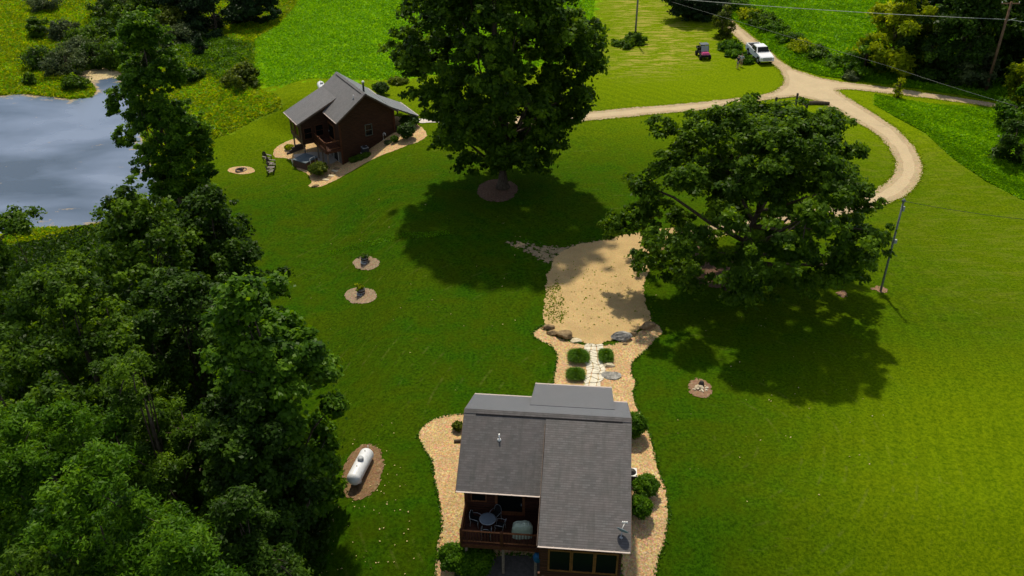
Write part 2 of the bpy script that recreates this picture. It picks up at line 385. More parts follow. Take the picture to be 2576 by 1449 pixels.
def soilmat(name, c0, c1, c2, scale=6, fringe=.5, grassy=0.0, bumpd=.03, speck=None, tracks=False, chip=.22):
    m, n, o = mat(name); f = noise(n, scale, 6, .75); g_ = noise(n, .7, 4); v = N(n, 'ShaderNodeTexVoronoi'); v.inputs['Scale'].default_value = scale * 1.6
    n.links.new(mapv(n), v.inputs['Vector'])
    c = ramp(n, f, [(.3, c0), (.52, c1), (.72, c2)])
    c = mixc(n, chip, c, mixc(n, .55, v.outputs['Color'], (.5, .5, .5)), 'OVERLAY')
    c = mixc(n, ramp(n, g_, [(.35, (0, 0, 0)), (.7, (.5, .5, .5))]), c, tuple(x * .62 for x in c1))
    if speck: c = mixc(n, ramp(n, noise(n, scale * 1.7, 4, .6), [(.60, (0, 0, 0)), (.68, (1, 1, 1))]), c, speck)
    if tracks:
        e = attr(n, 'edge'); c = mixc(n, ramp(n, mth(n, 'ADD', e, mth(n, 'MULTIPLY', noise(n, .5, 2), .3)), [(.75, (0, 0, 0)), (1.2, (.5, .5, .5)), (1.7, (0, 0, 0))]), c, tuple(min(1, x * 1.08) for x in c2))
    b = bsdf(n, None, c, .95, .1, bump=mth(n, 'ADD', f, v.outputs['Distance']), bstr=.8, bdist=bumpd)
    # grass shows through along the ragged rim
    e = attr(n, 'edge'); q = mth(n, 'ADD', mth(n, 'DIVIDE', e, fringe), mth(n, 'MULTIPLY', mth(n, 'SUBTRACT', noise(n, 2.6, 5, .7), .55), 3.2))
    if grassy: q = mth(n, 'SUBTRACT', q, mth(n, 'MULTIPLY', ramp(n, noise(n, 1.9, 5, .75), [(.5, (0, 0, 0)), (.62, (1, 1, 1))]), grassy))
    al = mth(n, 'GREATER_THAN', q, .0)
    t = N(n, 'ShaderNodeBsdfTransparent'); ms = N(n, 'ShaderNodeMixShader'); n.links.new(al, ms.inputs[0]); n.links.new(t.outputs[0], ms.inputs[1]); n.links.new(b.outputs[0], ms.inputs[2])
    n.links.new(ms.outputs[0], o.inputs[0]); return m
M_ROAD = soilmat('pale_gravel', (.33, .25, .14), (.43, .335, .20), (.51, .41, .26), 4.5, .3, tracks=True)
M_PAD = soilmat('tan_gravel', (.41, .28, .115), (.51, .36, .165), (.60, .44, .22), 9, .3)
M_SPARSE = soilmat('thin_gravel', (.22, .16, .09), (.33, .25, .14), (.43, .33, .20), 5, .9, grassy=2.6)
M_MULCH = soilmat('river_stone_mulch', (.20, .11, .05), (.56, .38, .18), (.80, .64, .38), 7, .12, speck=(.20, .12, .09), chip=.6)
M_MULCH2 = soilmat('brown_mulch', (.08, .045, .028), (.17, .10, .065), (.30, .20, .13), 6, .4)
M_DIRT = soilmat('bare_dirt', (.16, .09, .05), (.27, .165, .10), (.40, .28, .19), 5, .35)
M_RING = soilmat('grey_stone_mulch', (.15, .10, .06), (.30, .22, .14), (.46, .36, .25), 7, .2, chip=.4)
M_TANKB = soilmat('brown_pebbles', (.11, .06, .03), (.22, .135, .07), (.36, .25, .15), 6, .35, chip=.3)
M_CONC = simple('concrete', (.42, .38, .33), .9, .1, var=.12)
# the lane system: north road, lane to the far cabin, right lane and the loop round the lawn
ROAD_PTS = [(1120, 296), (1300, 292), (1440, 284), (1520, 277), (1600, 270), (1700, 262), (1800, 253), (1900, 242), (1945, 231), (1968, 214), (1972, 197), (1958, 176), (1938, 158), (1915, 143), (1878, 118), (1852, 95), (1832, 76), (1815, 55), (1798, 35), (1784, 12), (1776, -20),
  (1790, -20), (1802, 8), (1826, 38), (1858, 64), (1893, 92), (1935, 126), (1965, 154), (2000, 176), (2060, 195), (2120, 206), (2200, 215), (2300, 229), (2400, 243), (2520, 262), (2640, 285), (2640, 298), (2480, 266), (2360, 251), (2270, 240), (2190, 231), (2130, 225), (2105, 228),
  (2160, 262), (2220, 298), (2262, 328), (2292, 358), (2312, 388), (2322, 416), (2320, 440), (2306, 470), (2280, 494), (2240, 512), (2183, 532), (2110, 545), (2058, 553), (1980, 563), (1902, 575), (1830, 592), (1760, 608), (1690, 626),
  (1672, 592), (1740, 576), (1810, 562), (1874, 548), (1950, 540), (2009, 532), (2090, 517), (2155, 500), (2215, 470), (2245, 440), (2254, 415), (2244, 388), (2228, 361), (2200, 335), (2150, 305), (2100, 277), (2054, 254), (2002, 243), (1933, 252), (1829, 267), (1760, 279), (1690, 284), (1551, 298), (1440, 309), (1300, 320), (1120, 322)]
road = sheet('road', area(ROAD_PTS), M_ROAD, .034, .6, .07, 3)
pad = sheet('driveway', area([(1395, 640), (1440, 622), (1490, 608), (1560, 592), (1640, 580), (1700, 572), (1712, 588), (1680, 620), (1650, 650), (1625, 690), (1620, 735), (1625, 770), (1640, 800), (1640, 820), (1600, 835), (1545, 858), (1500, 868), (1450, 858), (1390, 838), (1366, 812), (1362, 780), (1368, 740), (1372, 700), (1385, 668)]), M_PAD, .05, .5, .08, 4)
sp = sheet('gravel_verge', area([(1268, 600), (1330, 608), (1400, 622), (1480, 604), (1560, 588), (1560, 604), (1470, 640), (1400, 672), (1340, 648), (1275, 622)]), M_SPARSE, .03, .5, .2, 5)
BED_A = area([(1160, 1042), (1120, 1046), (1085, 1056), (1058, 1078), (1050, 1102), (1068, 1130), (1086, 1160), (1094, 1220), (1108, 1280), (1110, 1330), (1100, 1380), (1092, 1500), (1140, 1500), (1150, 1425), (1180, 1395), (1560, 1400), (1572, 1500), (1640, 1500), (1655, 1420), (1672, 1360), (1685, 1295), (1680, 1250), (1662, 1200), (1650, 1150), (1636, 1095), (1618, 1062), (1602, 1020), (1592, 985), (1603, 962), (1588, 940), (1592, 912), (1622, 884), (1668, 838), (1662, 820), (1640, 806), (1600, 840), (1545, 865), (1500, 872), (1440, 862), (1385, 842), (1362, 818), (1338, 838), (1345, 852), (1385, 868), (1402, 895), (1396, 930), (1390, 975), (1340, 1010), (1230, 1030)])
bed_a = sheet('gravel_bed', BED_A, M_MULCH, .022, .5, .05, 6)
sheet('patio', area([(1145, 1425), (1180, 1392), (1564, 1397), (1580, 1520), (1140, 1520)]), simple('painted_deck_shade', (.07, .065, .06), .9, .1), .02, .5, 0, 26, smooth=0)  # ground sheet with the deep shade under the deck put into its dark colour
BED_B = area([(686, 395), (690, 372), (720, 357), (748, 347), (830, 300), (900, 280), (960, 285), (1030, 300), (1058, 316), (1076, 336), (1068, 352), (1000, 378), (940, 400), (880, 432), (840, 456), (800, 472), (772, 470), (786, 459), (778, 440), (742, 424), (736, 405), (718, 398), (700, 398)])
bed_b = sheet('gravel_bed', BED_B, M_MULCH, .022, .5, .06, 7)
def ell(cx, cy, rx, ry, k=16, rot=0):
    t = np.arange(k) * 2 * np.pi / k; a, b = rx * np.cos(t), ry * np.sin(t)
    return gl(np.stack([cx + a * math.cos(rot) - b * math.sin(rot), cy + a * math.sin(rot) + b * math.cos(rot)], -1))[:, :2]
sheet('mulch_ring', ell(1252, 480, 53, 30), M_MULCH2, .03, .5, .05, 8)
sheet('mulch_ring', ell(1815, 690, 70, 42), M_MULCH2, .03, .5, .2, 9)
sheet('mulch_ring', ell(1745, 632, 42, 24), M_MULCH2, .03, .5, .15, 19)
sheet('stone_ring', ell(922, 662, 36, 18), M_RING, .03, .35, .04, 10)
sheet('stone_ring', ell(907, 744, 42, 21), M_RING, .03, .35, .04, 11)
sheet('stone_ring', ell(912, 1188, 50, 78, 18, .38), M_TANKB, .03, .35, .06, 12)
sheet('stone_ring', ell(607, 429, 35, 10), M_MULCH, .03, .35, .04, 13)
sheet('bare_patch', ell(1760, 978, 34, 24, 14, .3), M_DIRT, .03, .35, .06, 14)
sheet('bare_patch', ell(2119, 742, 19, 11, 12, .6), M_DIRT, .03, .35, .12, 15)
sheet('bare_patch', ell(2212, 728, 22, 8, 12, .2), M_DIRT, .03, .35, .08, 16)
sheet('path', area([(1040, 299), (1100, 297), (1150, 300), (1150, 310), (1100, 308), (1048, 311)]), simple('pale_walk', (.55, .50, .44), .9, .1), .05, .5, .02, 17, kind='structure')
# pond water, with algae mats drifting along its rim
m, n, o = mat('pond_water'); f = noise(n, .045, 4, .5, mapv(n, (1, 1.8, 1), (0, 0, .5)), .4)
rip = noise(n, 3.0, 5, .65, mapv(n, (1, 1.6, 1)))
b = bsdf(n, None, ramp(n, f, [(.38, (.028, .060, .105)), (.60, (.14, .19, .285))]), ramp(n, f, [(.40, (.10, .10, .10)), (.6, (.30, .30, .30))]), .5, bump=rip, bstr=.22, bdist=.03)  # sky and cloud reflection put into the base colour as blue-grey patches
b.inputs['IOR'].default_value = 1.45; b.inputs['Specular IOR Level'].default_value = 1.0
alg = mth(n, 'ADD', mth(n, 'MULTIPLY', noise(n, .5, 7, .72, mapv(n, (.8, 1.5, 1), (0, 0, .3)), .3), .93), mth(n, 'MULTIPLY', ramp(n, mth(n, 'DIVIDE', attr(n, 'edge'), 3.0), [(0, (1, 1, 1)), (.2, (.55, .55, .55)), (1.0, (0, 0, 0))]), .26))
ac = ramp(n, noise(n, 4, 4), [(.3, (.28, .20, .09)), (.7, (.52, .40, .22))]); ad = bsdf(n, None, ac, .9, .1)
ms = N(n, 'ShaderNodeMixShader'); n.links.new(ramp(n, alg, [(.60, (0, 0, 0)), (.68, (.85, .85, .85))]), ms.inputs[0]); n.links.new(b.outputs[0], ms.inputs[1]); n.links.new(ad.outputs[0], ms.inputs[2]); n.links.new(ms.outputs[0], o.inputs[0])
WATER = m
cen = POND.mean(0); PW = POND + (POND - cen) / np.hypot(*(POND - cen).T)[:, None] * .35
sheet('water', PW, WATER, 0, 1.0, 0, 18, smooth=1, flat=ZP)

algm = soilmat('algae_mat', (.34, .25, .11), (.52, .41, .22), (.62, .52, .32), 4, .8, grassy=1.2)
sheet('algae', at_z(*np.array([(176, 186), (200, 174), (235, 168), (262, 166), (300, 172), (330, 196), (322, 204), (290, 198), (262, 200), (238, 205), (225, 218), (215, 200), (200, 192)], float).T, ZP)[:, :2], algm, .03, .5, .15, 77, flat=ZP)
# ------------------------------------------------------------------ vegetation builders
def unit(v): return v / (np.linalg.norm(v, axis=-1, keepdims=True) + 1e-9)
def leaf_quads(P, Nn, L, W, r, fold=0.0):
    k = len(P); t = unit(np.cross(Nn, r.normal(size=(k, 3)))); b = np.cross(Nn, t)
    L = L[:, None]; W = W[:, None]
    V = np.stack([P - t * L, P + b * W * 1.0 - t * L * .15, P + t * L, P - b * W - t * L * .15], 1).reshape(-1, 3)
    return V, np.arange(4 * k).reshape(k, 4)
def foliage(centers, crad, n, lsz, r, center0, up=.55, droop=0.0, flat=.7, tintspread=.22, aspect=.62):
    """leaves scattered round every cluster centre; returns vertices, faces, tint"""
    centers = np.asarray(centers); k = len(centers); crad = np.asarray(crad) * np.ones(k)
    wgt = crad ** 2; wgt = wgt / wgt.sum(); ci = r.choice(k, n, p=wgt)
    d = unit(r.normal(size=(n, 3))); rad = crad[ci] * (r.random(n) ** .5) * np.where(r.random(n) < .18, 1.55, 1.0)
    off = d * rad[:, None]; off[:, 2] *= flat; off[:, 2] -= droop * (np.hypot(off[:, 0], off[:, 1]) ** 2) / (crad[ci] + .1)
    P = centers[ci] + off
    out = unit(P - center0); Nn = unit(.5 * unit(off) + .35 * out + np.array([0, 0, up]) + .55 * r.normal(size=(n, 3)))
    L = lsz * r.uniform(.65, 1.25, n); ct = r.normal(.5, tintspread, k)
    tint = np.clip(ct[ci] + r.normal(0, .13, n) + .12 * (off[:, 2] / (crad[ci] + .01)), 0, 1)
    V, F = leaf_quads(P, Nn, L, L * aspect, r); return V, F, tint
def crown_clusters(prof, r, nl, lr, ncl, crad, ax=1.0, lean=(0, 0), zc=None, gap=0.0, core=.25):
    """prof: list of (z, radius). Lobes sit under the envelope, clusters on the lobes' outsides."""
    zs = np.array([p[0] for p in prof]); rs = np.array([p[1] for p in prof]); zt, zb = zs.max(), zs.min()
    wz = r.random(nl * 8) * (zt - zb) + zb; rad = np.interp(wz, zs, rs); keep = r.random(len(wz)) < (rad / rs.max()) ** 1.2 + .05
    wz = wz[keep][:nl]; rad = rad[keep][:nl]; an = r.random(len(wz)) * 2 * np.pi; lrs = lr * r.uniform(.65, 1.3, len(wz))
    rr = np.maximum(0, rad - lrs * .75) * np.sqrt(np.where(r.random(len(wz)) < .6, r.uniform(.6, 1.05, len(wz)), r.uniform(.02, .6, len(wz))))
    h = (wz - zb) / (zt - zb)
    C = np.stack([rr * np.cos(an) * ax + lean[0] * h, rr * np.sin(an) + lean[1] * h, np.clip(wz, zb + lrs * .4, zt - lrs * .6)], -1)
    k = r.integers(0, len(C), ncl); d = unit(r.normal(size=(ncl, 3)) + np.array([0, 0, .35]) + .9 * unit(C[k] - np.array([lean[0] * .5, lean[1] * .5, zb + (zt - zb) * .4])))
    Q = C[k] + d * (lrs[k] * r.uniform(.1, 1.0, ncl) ** .6 * np.where(r.random(ncl) < .3, 1.35, .95))[:, None] * np.array([1, 1, .75])
    Q = Q[Q[:, 2] > zb * .6]
    return C, lrs, Q, crad * r.uniform(.45, 1.2, len(Q))
def trunk_mb(H, r0, lobes, r, fork=.3, lean=(0, 0), twigs=None, thin=1.0, top=.85, limbs=14):
    mb = MB(); k = 6; pts = []; rad = []
    for i in range(k + 1):
        t = i / k; pts.append((lean[0] * t * top + r.normal() * .02 * H * .3 * (t > 0), lean[1] * t * top + r.normal() * .02 * H * .3 * (t > 0), H * top * t)); rad.append(r0 * (1 - t) ** .8 * .95 + .03)
    rad[0] *= 1.45; pts.insert(1, (pts[0][0], pts[0][1], r0 * 1.2)); rad.insert(1, r0 * 1.03)
    mb.tube(pts, rad, 10)
    ax = np.array(pts)
    pick = lobes if len(lobes) <= limbs else lobes[r.permutation(len(lobes))[:limbs]]
    for c in pick:
        z0 = max(H * fork * .55, min(H * top * .95, c[2] * r.uniform(.4, .68))); b = np.array([np.interp(z0, ax[:, 2], ax[:, 0]), np.interp(z0, ax[:, 2], ax[:, 1]), z0])
        rr = max(.03, r0 * .42 * (1 - z0 / H)) * thin; m1 = b + (c - b) * .35 + np.array([0, 0, -.02 * H]) + r.normal(size=3) * .15; m2 = b + (c - b) * .7 + r.normal(size=3) * .2
        mb.tube([b, m1, m2, c], [rr, rr * .75, rr * .5, rr * .25], 6)
    if twigs is not None:
        L = np.asarray(pick)
        for q in twigs:
            j = np.argmin(((L - q) ** 2).sum(1)); c = L[j]
            if np.linalg.norm(c - q) > 3: continue
            rr = 0; rr = .035 + r0 * .04
            mb.tube([c, (c + q) / 2 + r.normal(size=3) * .12, q], [rr, rr * .7, rr * .3], 4)
    return mb
def tree(name, pos, prof, label, cat='tree', group=None, seed=1, nl=26, lr=2.2, ncl=260, crad=.85, n=30000, lsz=.16, leaf='mid', r0=.35, ax=1.0, lean=(0, 0), fork=.3,
         up=.55, droop=.12, flat=.7, rz=0.0, thin=1.0, fol='crown', stem='trunk', twign=60, spread=.22, extra=None, aspect=.62, top=.85, limbs=14):
    r = np.random.default_rng(seed); root = empty(name, pos, rz, label, cat, group)
    C, lrs, Q, cr = crown_clusters(prof, r, nl, lr, ncl, crad, ax, lean)
    if extra is not None:
        for (ex, ey, ez, er, ek) in extra:
            c = np.array([ex, ey, ez]); C = np.vstack([C, c]); d = unit(r.normal(size=(ek, 3))); q = c + d * er * r.uniform(.3, 1, (ek, 1)) * np.array([1, 1, .6]); Q = np.vstack([Q, q]); cr = np.append(cr, np.full(ek, crad * .8))
    H = max(p[0] for p in prof); c0 = np.array([lean[0] * .5, lean[1] * .5, H * .45])
    V, F_, t = foliage(Q, cr, n, lsz, r, c0, up, droop, flat, spread, aspect)
    np_mesh(fol, V, F_, LEAF[leaf], {'tint': ('FACE', t)}, root)
    trunk_mb(H, r0, C, r, fork, lean, Q[:twign] if twign else None, thin, top, limbs).build(stem, BARK, root)
    return root
def shrub(name, pos, rx, h, label, cat='shrub', group=None, seed=1, n=5000, lsz=.06, leaf='mid', ry=None, fol='foliage', ncl=60, crad=None, spread=.18, up=.6, prof=None, dome=False):
    ry = ry or rx
    if dome:
        r = np.random.default_rng(seed); root = empty(name, pos, 0, label, cat, group); k = int(ncl * 2.4); q = unit(r.normal(size=(k, 3))); q[:, 2] = np.abs(q[:, 2]) * np.where(r.random(k) < .8, 1, -.6)
        Q = q * np.array([rx, rx, h * .52]) * r.uniform(.55, .88, (k, 1)) + np.array([0, 0, h * .48]); V, F_, t = foliage(Q, rx * .2 * r.uniform(.7, 1.2, k), n, lsz, r, np.array([0, 0, h * .4]), up, 0, .8, spread)
        np_mesh(fol, V, F_, LEAF[leaf], {'tint': ('FACE', t)}, root); mb = MB()
        for j in range(5): a = j * 1.26; mb.tube([(0, 0, -.05), (rx * .2 * math.cos(a), rx * .2 * math.sin(a), h * .3), (rx * .5 * math.cos(a), rx * .5 * math.sin(a), h * .6)], [.04, .03, .012], 6)
        mb.build('stem', BARK, root); return root
    pr = prof or [(0.02, rx * .7), (h * .3, rx), (h * .6, rx * .95), (h * .85, rx * .65), (h, rx * .2)]
    return tree(name, pos, pr, label, cat, group, seed, nl=26, lr=rx * .36, ncl=int(ncl * 1.5), crad=crad or rx * .24, n=n, lsz=lsz, leaf=leaf, r0=max(.02, rx * .05), up=up, droop=0, fol=fol, stem='stem', twign=0, ax=1.0, spread=spread)
def grass_clump(name, pos, rad, h, label, cat, group=None, seed=1, n=2600, ry=None, leaf='olive', sy=1.0):
    r = np.random.default_rng(seed); root = empty(name, pos, 0, label, cat, group); V = []; T = []
    an = r.random(n) * 2 * np.pi; out = np.sqrt(r.random(n)); base = np.stack([np.cos(an), np.sin(an) * sy, 0 * an], -1) * (out * rad * .45)[:, None]
    d = np.stack([np.cos(an + r.normal(0, .4, n)), np.sin(an + r.normal(0, .4, n)) * sy, 0 * an], -1); hh = h * r.uniform(.7, 1.1, n) * (1.08 - .62 * out ** 2); ex = rad * .62 * out * r.uniform(.7, 1.2, n); sd = np.stack([-d[:, 1], d[:, 0], 0 * an], -1) * .02
    p1 = base + d * (ex * .45)[:, None]; p1[:, 2] = hh * .8; p2 = base + d * ex[:, None]; p2[:, 2] = hh * r.uniform(.55, .95, n)
    V = np.stack([base - sd, base + sd, p1 + sd, p1 - sd, p1 - sd, p1 + sd, p2 + sd * .2, p2 - sd * .2], 1).reshape(-1, 3)
    F_ = np.arange(8 * n).reshape(-1, 4); t = np.repeat(np.clip(r.normal(.55, .25, n), 0, 1), 2)
    np_mesh('blades', V, F_, LEAF[leaf], {'tint': ('FACE', t)}, root)
    mb = MB(); mb.lathe([(rad * .5, 0), (rad * .42, h * .12), (rad * .15, h * .2)], n=10); mb.build('crown_base', BARK, root); return root
# ------------------------------------------------------------------ building materials
m, n, o = mat('shingle'); uvn = N(n, 'ShaderNodeTexCoord').outputs['UV']
br = N(n, 'ShaderNodeTexBrick'); br.offset = .5; br.inputs['Scale'].default_value = 1; br.inputs['Brick Width'].default_value = .30; br.inputs['Row Height'].default_value = .145
br.inputs['Mortar Size'].default_value = .012; br.inputs['Mortar Smooth'].default_value = .3; br.inputs['Color1'].default_value = (.026, .026, .028, 1); br.inputs['Color2'].default_value = (.080, .078, .082, 1); br.inputs['Mortar'].default_value = (.035, .03, .03, 1); br.inputs['Bias'].default_value = -.1
n.links.new(uvn, br.inputs['Vector'])
c = mixc(n, ramp(n, noise(n, .9, 5, .6, uvn), [(.35, (0, 0, 0)), (.7, (.6, .6, .6))]), br.outputs['Color'], (.095, .072, .072))
c = mixc(n, ramp(n, noise(n, 60, 2, .5, uvn), [(.3, (0, 0, 0)), (.7, (.35, .35, .35))]), c, (.15, .145, .14))
sep = N(n, 'ShaderNodeSeparateXYZ'); n.links.new(uvn, sep.inputs[0]); saw = mth(n, 'FRACT', mth(n, 'DIVIDE', sep.outputs[1], .145))
c = mixc(n, mth(n, 'MULTIPLY', mth(n, 'LESS_THAN', saw, .18), .75), c, (.03, .027, .027))
c = mixc(n, ramp(n, noise(n, 1.1, 5, .65, mapv(n, (2.2, .35, 1), src='UV')), [(.48, (0, 0, 0)), (.66, (.55, .55, .55))]), c, (.03, .032, .028))
sb_ = bsdf(n, o, c, .7, .5, bump=mth(n, 'SUBTRACT', mth(n, 'MULTIPLY', noise(n, 40, 3, .5, uvn), .5), mth(n, 'MULTIPLY', saw, .5)), bstr=.5, bdist=.015); sb_.inputs['Sheen Weight'].default_value = 1.0; sb_.inputs['Sheen Roughness'].default_value = .4; SHINGLE = m
def logmat(name, dark, mid, light, pitch=.19):
    m, n, o = mat(name); t = N(n, 'ShaderNodeTexCoord').outputs['Object']; sp_ = N(n, 'ShaderNodeSeparateXYZ'); n.links.new(t, sp_.inputs[0])
    f = mth(n, 'FRACT', mth(n, 'DIVIDE', sp_.outputs[2], pitch)); rnd = mth(n, 'SUBTRACT', mth(n, 'MULTIPLY', f, 2), 1); prof = mth(n, 'SQRT', mth(n, 'SUBTRACT', 1.001, mth(n, 'MULTIPLY', rnd, rnd)))
    g = noise(n, 3.5, 6, .65, mapv(n, (.35, .35, 5)))
    c = ramp(n, g, [(.3, dark), (.5, mid), (.72, light)]); c = mixc(n, mth(n, 'MULTIPLY', mth(n, 'LESS_THAN', prof, .42), .7), c, tuple(x * .3 for x in dark))
    bsdf(n, o, c, .6, .25, bump=prof, bstr=.9, bdist=.06); return m
LOG = logmat('stained_log', (.03, .010, .005), (.055, .018, .009), (.10, .034, .016))
LOGB = logmat('weathered_log', (.028, .012, .006), (.054, .022, .010), (.095, .042, .02))
WOOD = simple('stained_deck_wood', (.085, .030, .014), .6, .2, var=.4, vs=9)
WOODL = simple('pale_cedar_trim', (.17, .065, .025), .6, .25, var=.35, vs=9)  # paler wood for rails, window frames and doors
WOODG = simple('grey_post_wood', (.20, .16, .12), .85, .1, var=.35, vs=9)
ORANGE = simple('amber_log_trim', (.17, .075, .02), .55, .3, var=.35, vs=6)
DECKM = simple('deck_boards', (.055, .020, .012), .7, .2, var=.4, vs=7)
WHITE = simple('white_metal', (.72, .72, .70), .45, .4, var=.05)
TANKW = simple('tank_white', (.66, .68, .70), .38, .4, var=.07, vs=3)
GREYM = simple('grey_metal', (.33, .35, .37), .5, .5, var=.12)
DARKM = simple('dark_metal', (.03, .032, .036), .5, .4, var=.2)
STONEF = simple('foundation_block', (.16, .15, .14), .95, .1, var=.2, vs=3)
m, n, o = mat('dark_glass'); bsdf(n, o, (.005, .007, .007), .12, .15); GLASS = m
RUBBER = simple('black_rubber', (.012, .012, .013), .85, .15)
def satdish(X, parent, p, rz):
    root = MB(); mm = Matrix.Translation(p) @ Matrix.Rotation(rz, 4, 'Z')
    root.tube([mm @ Vector((0, 0, 0)), mm @ Vector((0, -.03, .16)), mm @ Vector((0, .05, .42))], .022, 8); root.box(mm @ Vector((0, 0, .02)), (.16, .12, .04), rz)
    d = root.build('satellite_dish', GREYM, parent)
    tag(d, 'grey dish aerial on the roof corner above the eave')
    rf = MB(); pr = [(0.001, .0), (.12, .008), (.24, .035), (.34, .075), (.345, .09), (.33, .085), (.23, .05), (.001, .018)]
    tm = mm @ Matrix.Translation((0, .06, .42)) @ Matrix.Rotation(R(-58), 4, 'X') @ Matrix.Diagonal((1, .86, 1, 1)); tm2 = tm
    rings = []
    for r_, z_ in pr: rings.append([rf.bm.verts.new(tm2 @ Vector((r_ * math.cos(t), r_ * math.sin(t), z_))) for t in [2 * math.pi * k / 24 for k in range(24)]])
    for a, b in zip(rings, rings[1:]):
        for k in range(24): f_ = rf.bm.faces.new((a[k], a[(k + 1) % 24], b[(k + 1) % 24], b[k])); f_.smooth = True
    rf.build('reflector', simple('dish_grey', (.20, .27, .30), .5, .4, var=.08), d)
    ar = MB(); ar.tube([tm @ Vector((0, -.30, .05)), tm @ Vector((0, -.22, .42))], .018, 6); e = tm @ Vector((0, -.21, .45))
    for k in (-1, 0, 1): ar.tube([e + Vector((k * .11, 0, 0)), e + Vector((k * .11, .02, .10))], .038, 8)
    ar.tube([e + Vector((-.16, 0, .02)), e + Vector((.16, 0, .02))], .02, 6); ar.build('feed_arm', WHITE, d)
def window(parent, c, w_, h_, ax, nrm, frame=None, mull=False, glass=None, fw=.07):
    """ax: unit vector along the width, nrm: outward normal, both local"""
    ax = Vector(ax); nrm = Vector(nrm); c = Vector(c); up = Vector((0, 0, 1)); M_ = Matrix((ax, nrm, up)).transposed().to_4x4(); M_.translation = c
    def bx(mb, cc, dd): 
        g = bmesh.ops.create_cube(mb.bm, size=1, matrix=M_ @ Matrix.Translation(cc) @ Matrix.Diagonal((*dd, 1)))
    f = MB()
    for s in (-1, 1): bx(f, (s * (w_ / 2 + fw / 2), .03, 0), (fw, .09, h_ + 2 * fw)); bx(f, (0, .03, s * (h_ / 2 + fw / 2)), (w_, .09, fw))
    fr = f.build('window', frame or WOODL, parent)
    g = MB(); bx(g, (0, .02, 0), (w_, .03, h_)); g.build('pane', glass or GLASS, fr)
    if mull: s = MB(); bx(s, (0, .05, 0), (w_, .05, .05)); s.build('sash_bar', frame or WOODL, fr)
    return fr
def cabin(name, loc, yaw, mir, P, label, logm):
    """local frame: x along the ridge, y to the back, z up from world zero"""
    root = empty(name, loc, yaw, label, 'cabin'); X = lambda u: mir * u
    L2 = P['L'] / 2; run, rise, zr = P['run'], P['rise'], P['zr']; s = rise / run; T = .16
    ue, rue, de, vt = P['ue'], P['rune'], P['drope'], P['vt']; dt = s * vt; se = (de - dt) / (rue - vt)
    fl, base, fwv, bw = P['floor'], P['base'], P['front'], run - .4; wl = L2 - .35
    q = lambda u, v, z: Vector((X(u), v, z))
    zm = lambda v: zr - s * abs(v) - T * 1.25
    ze = lambda v: zr - dt - se * (-v - vt) - T * 1.25
    # walls: left body, right body, each a closed prism
    mb = MB()
    mb.prism([q(-wl, -fwv, base), q(-wl, bw, base), q(-wl, bw, zm(bw)), q(-wl, 0, zm(0)), q(-wl, -fwv, zm(fwv))], q(ue, 0, 0) - q(-wl, 0, 0))
    mb.prism([q(ue, -bw + .003, base), q(ue, bw, base), q(ue, bw, zm(bw)), q(ue, 0, zm(0)), q(ue, -bw + .003, zm(bw))], q(wl, 0, 0) - q(ue, 0, 0))
    wall = mb.build('wall', logm, root)
    xb = rue - .42
    mb = MB(); mb.prism([q(ue + .12, -xb, fl - .3), q(ue + .12, -bw + .1, fl - .3), q(ue + .12, -bw + .1, ze(-bw + .1)), q(ue + .12, -xb, ze(-xb))], q(wl - .05, 0, 0) - q(ue + .12, 0, 0))
    mb.build('wing_wall', logm, root)
    # roof
    mb = MB(); th = T
    mb.slab([q(-L2, 0, zr), q(L2, 0, zr), q(L2, -run, zr - rise), q(-L2, -run, zr - rise)], th)
    mb.slab([q(-L2, 0, zr), q(L2, 0, zr), q(L2, run, zr - rise), q(-L2, run, zr - rise)], th)
    roof = mb.build('roof', SHINGLE, root, recalc=True)
    mb = MB(); mb.slab([q(ue, -vt, zr - dt + .02), q(L2 + .02, -vt, zr - dt + .02), q(L2 + .02, -rue, zr - de + .02), q(ue, -rue, zr - de + .02)], th + .06); mb.build('wing_roof', SHINGLE, root)
    pu1, pu2, pv, pd, pv0 = P['porch']; d0 = s * pv0
    mb = MB(); mb.slab([q(pu1, pv0, zr - d0 + .03), q(pu2, pv0, zr - d0 + .03), q(pu2, pv, zr - pd), q(pu1, pv, zr - pd)], th); mb.build('porch_roof', SHINGLE, root)
    mb = MB()
    for u in (pu1 + .35, pu2 - .35):
        mb.tube([q(u, pv - .55, P['gback'] - .1), q(u, pv - .55, zr - pd + .2)], .1, 8); mb.tube([q(u, pv - .55, zr - pd - .5), q(u, pv - 1.2, zr - pd + .25)], .06, 6)
    mb.tube([q(pu1 + .2, pv - .55, zr - pd + .08), q(pu2 - .2, pv - .55, zr - pd + .08)], .1, 8); mb.build('porch_frame', WOODG, root)
    mb = MB(); mb.box(q((pu1 + pu2) / 2, (bw + pv - .5) / 2, fl - .12 if P['gback'] < fl - .3 else P['gback'] + .02), (pu2 - pu1 - .4, pv - .5 - bw - .01, .16)); mb.build('porch_floor', DECKM, root)
    # ridge cap, vent slot, rake boards, gutters
    mb = MB(); c_ = zr + .035
    for sg in (1, -1): mb.slab([q(-L2, 0, c_), q(L2, 0, c_), q(L2, sg * .24, c_ - s * .24), q(-L2, sg * .24, c_ - s * .24)], .03)
    mb.build('ridge_cap', SHINGLE, roof)
    mb = MB(); mb.slab([q(-L2 + .7, -.245, c_ - s * .245 + .02), q(L2 - .5, -.245, c_ - s * .245 + .02), q(L2 - .5, -.31, c_ - s * .31 + .015), q(-L2 + .7, -.31, c_ - s * .31 + .015)], .03); mb.build('ridge_vent', RUBBER, roof)
    trim = simple('rake_trim', (.12, .085, .065), .7)
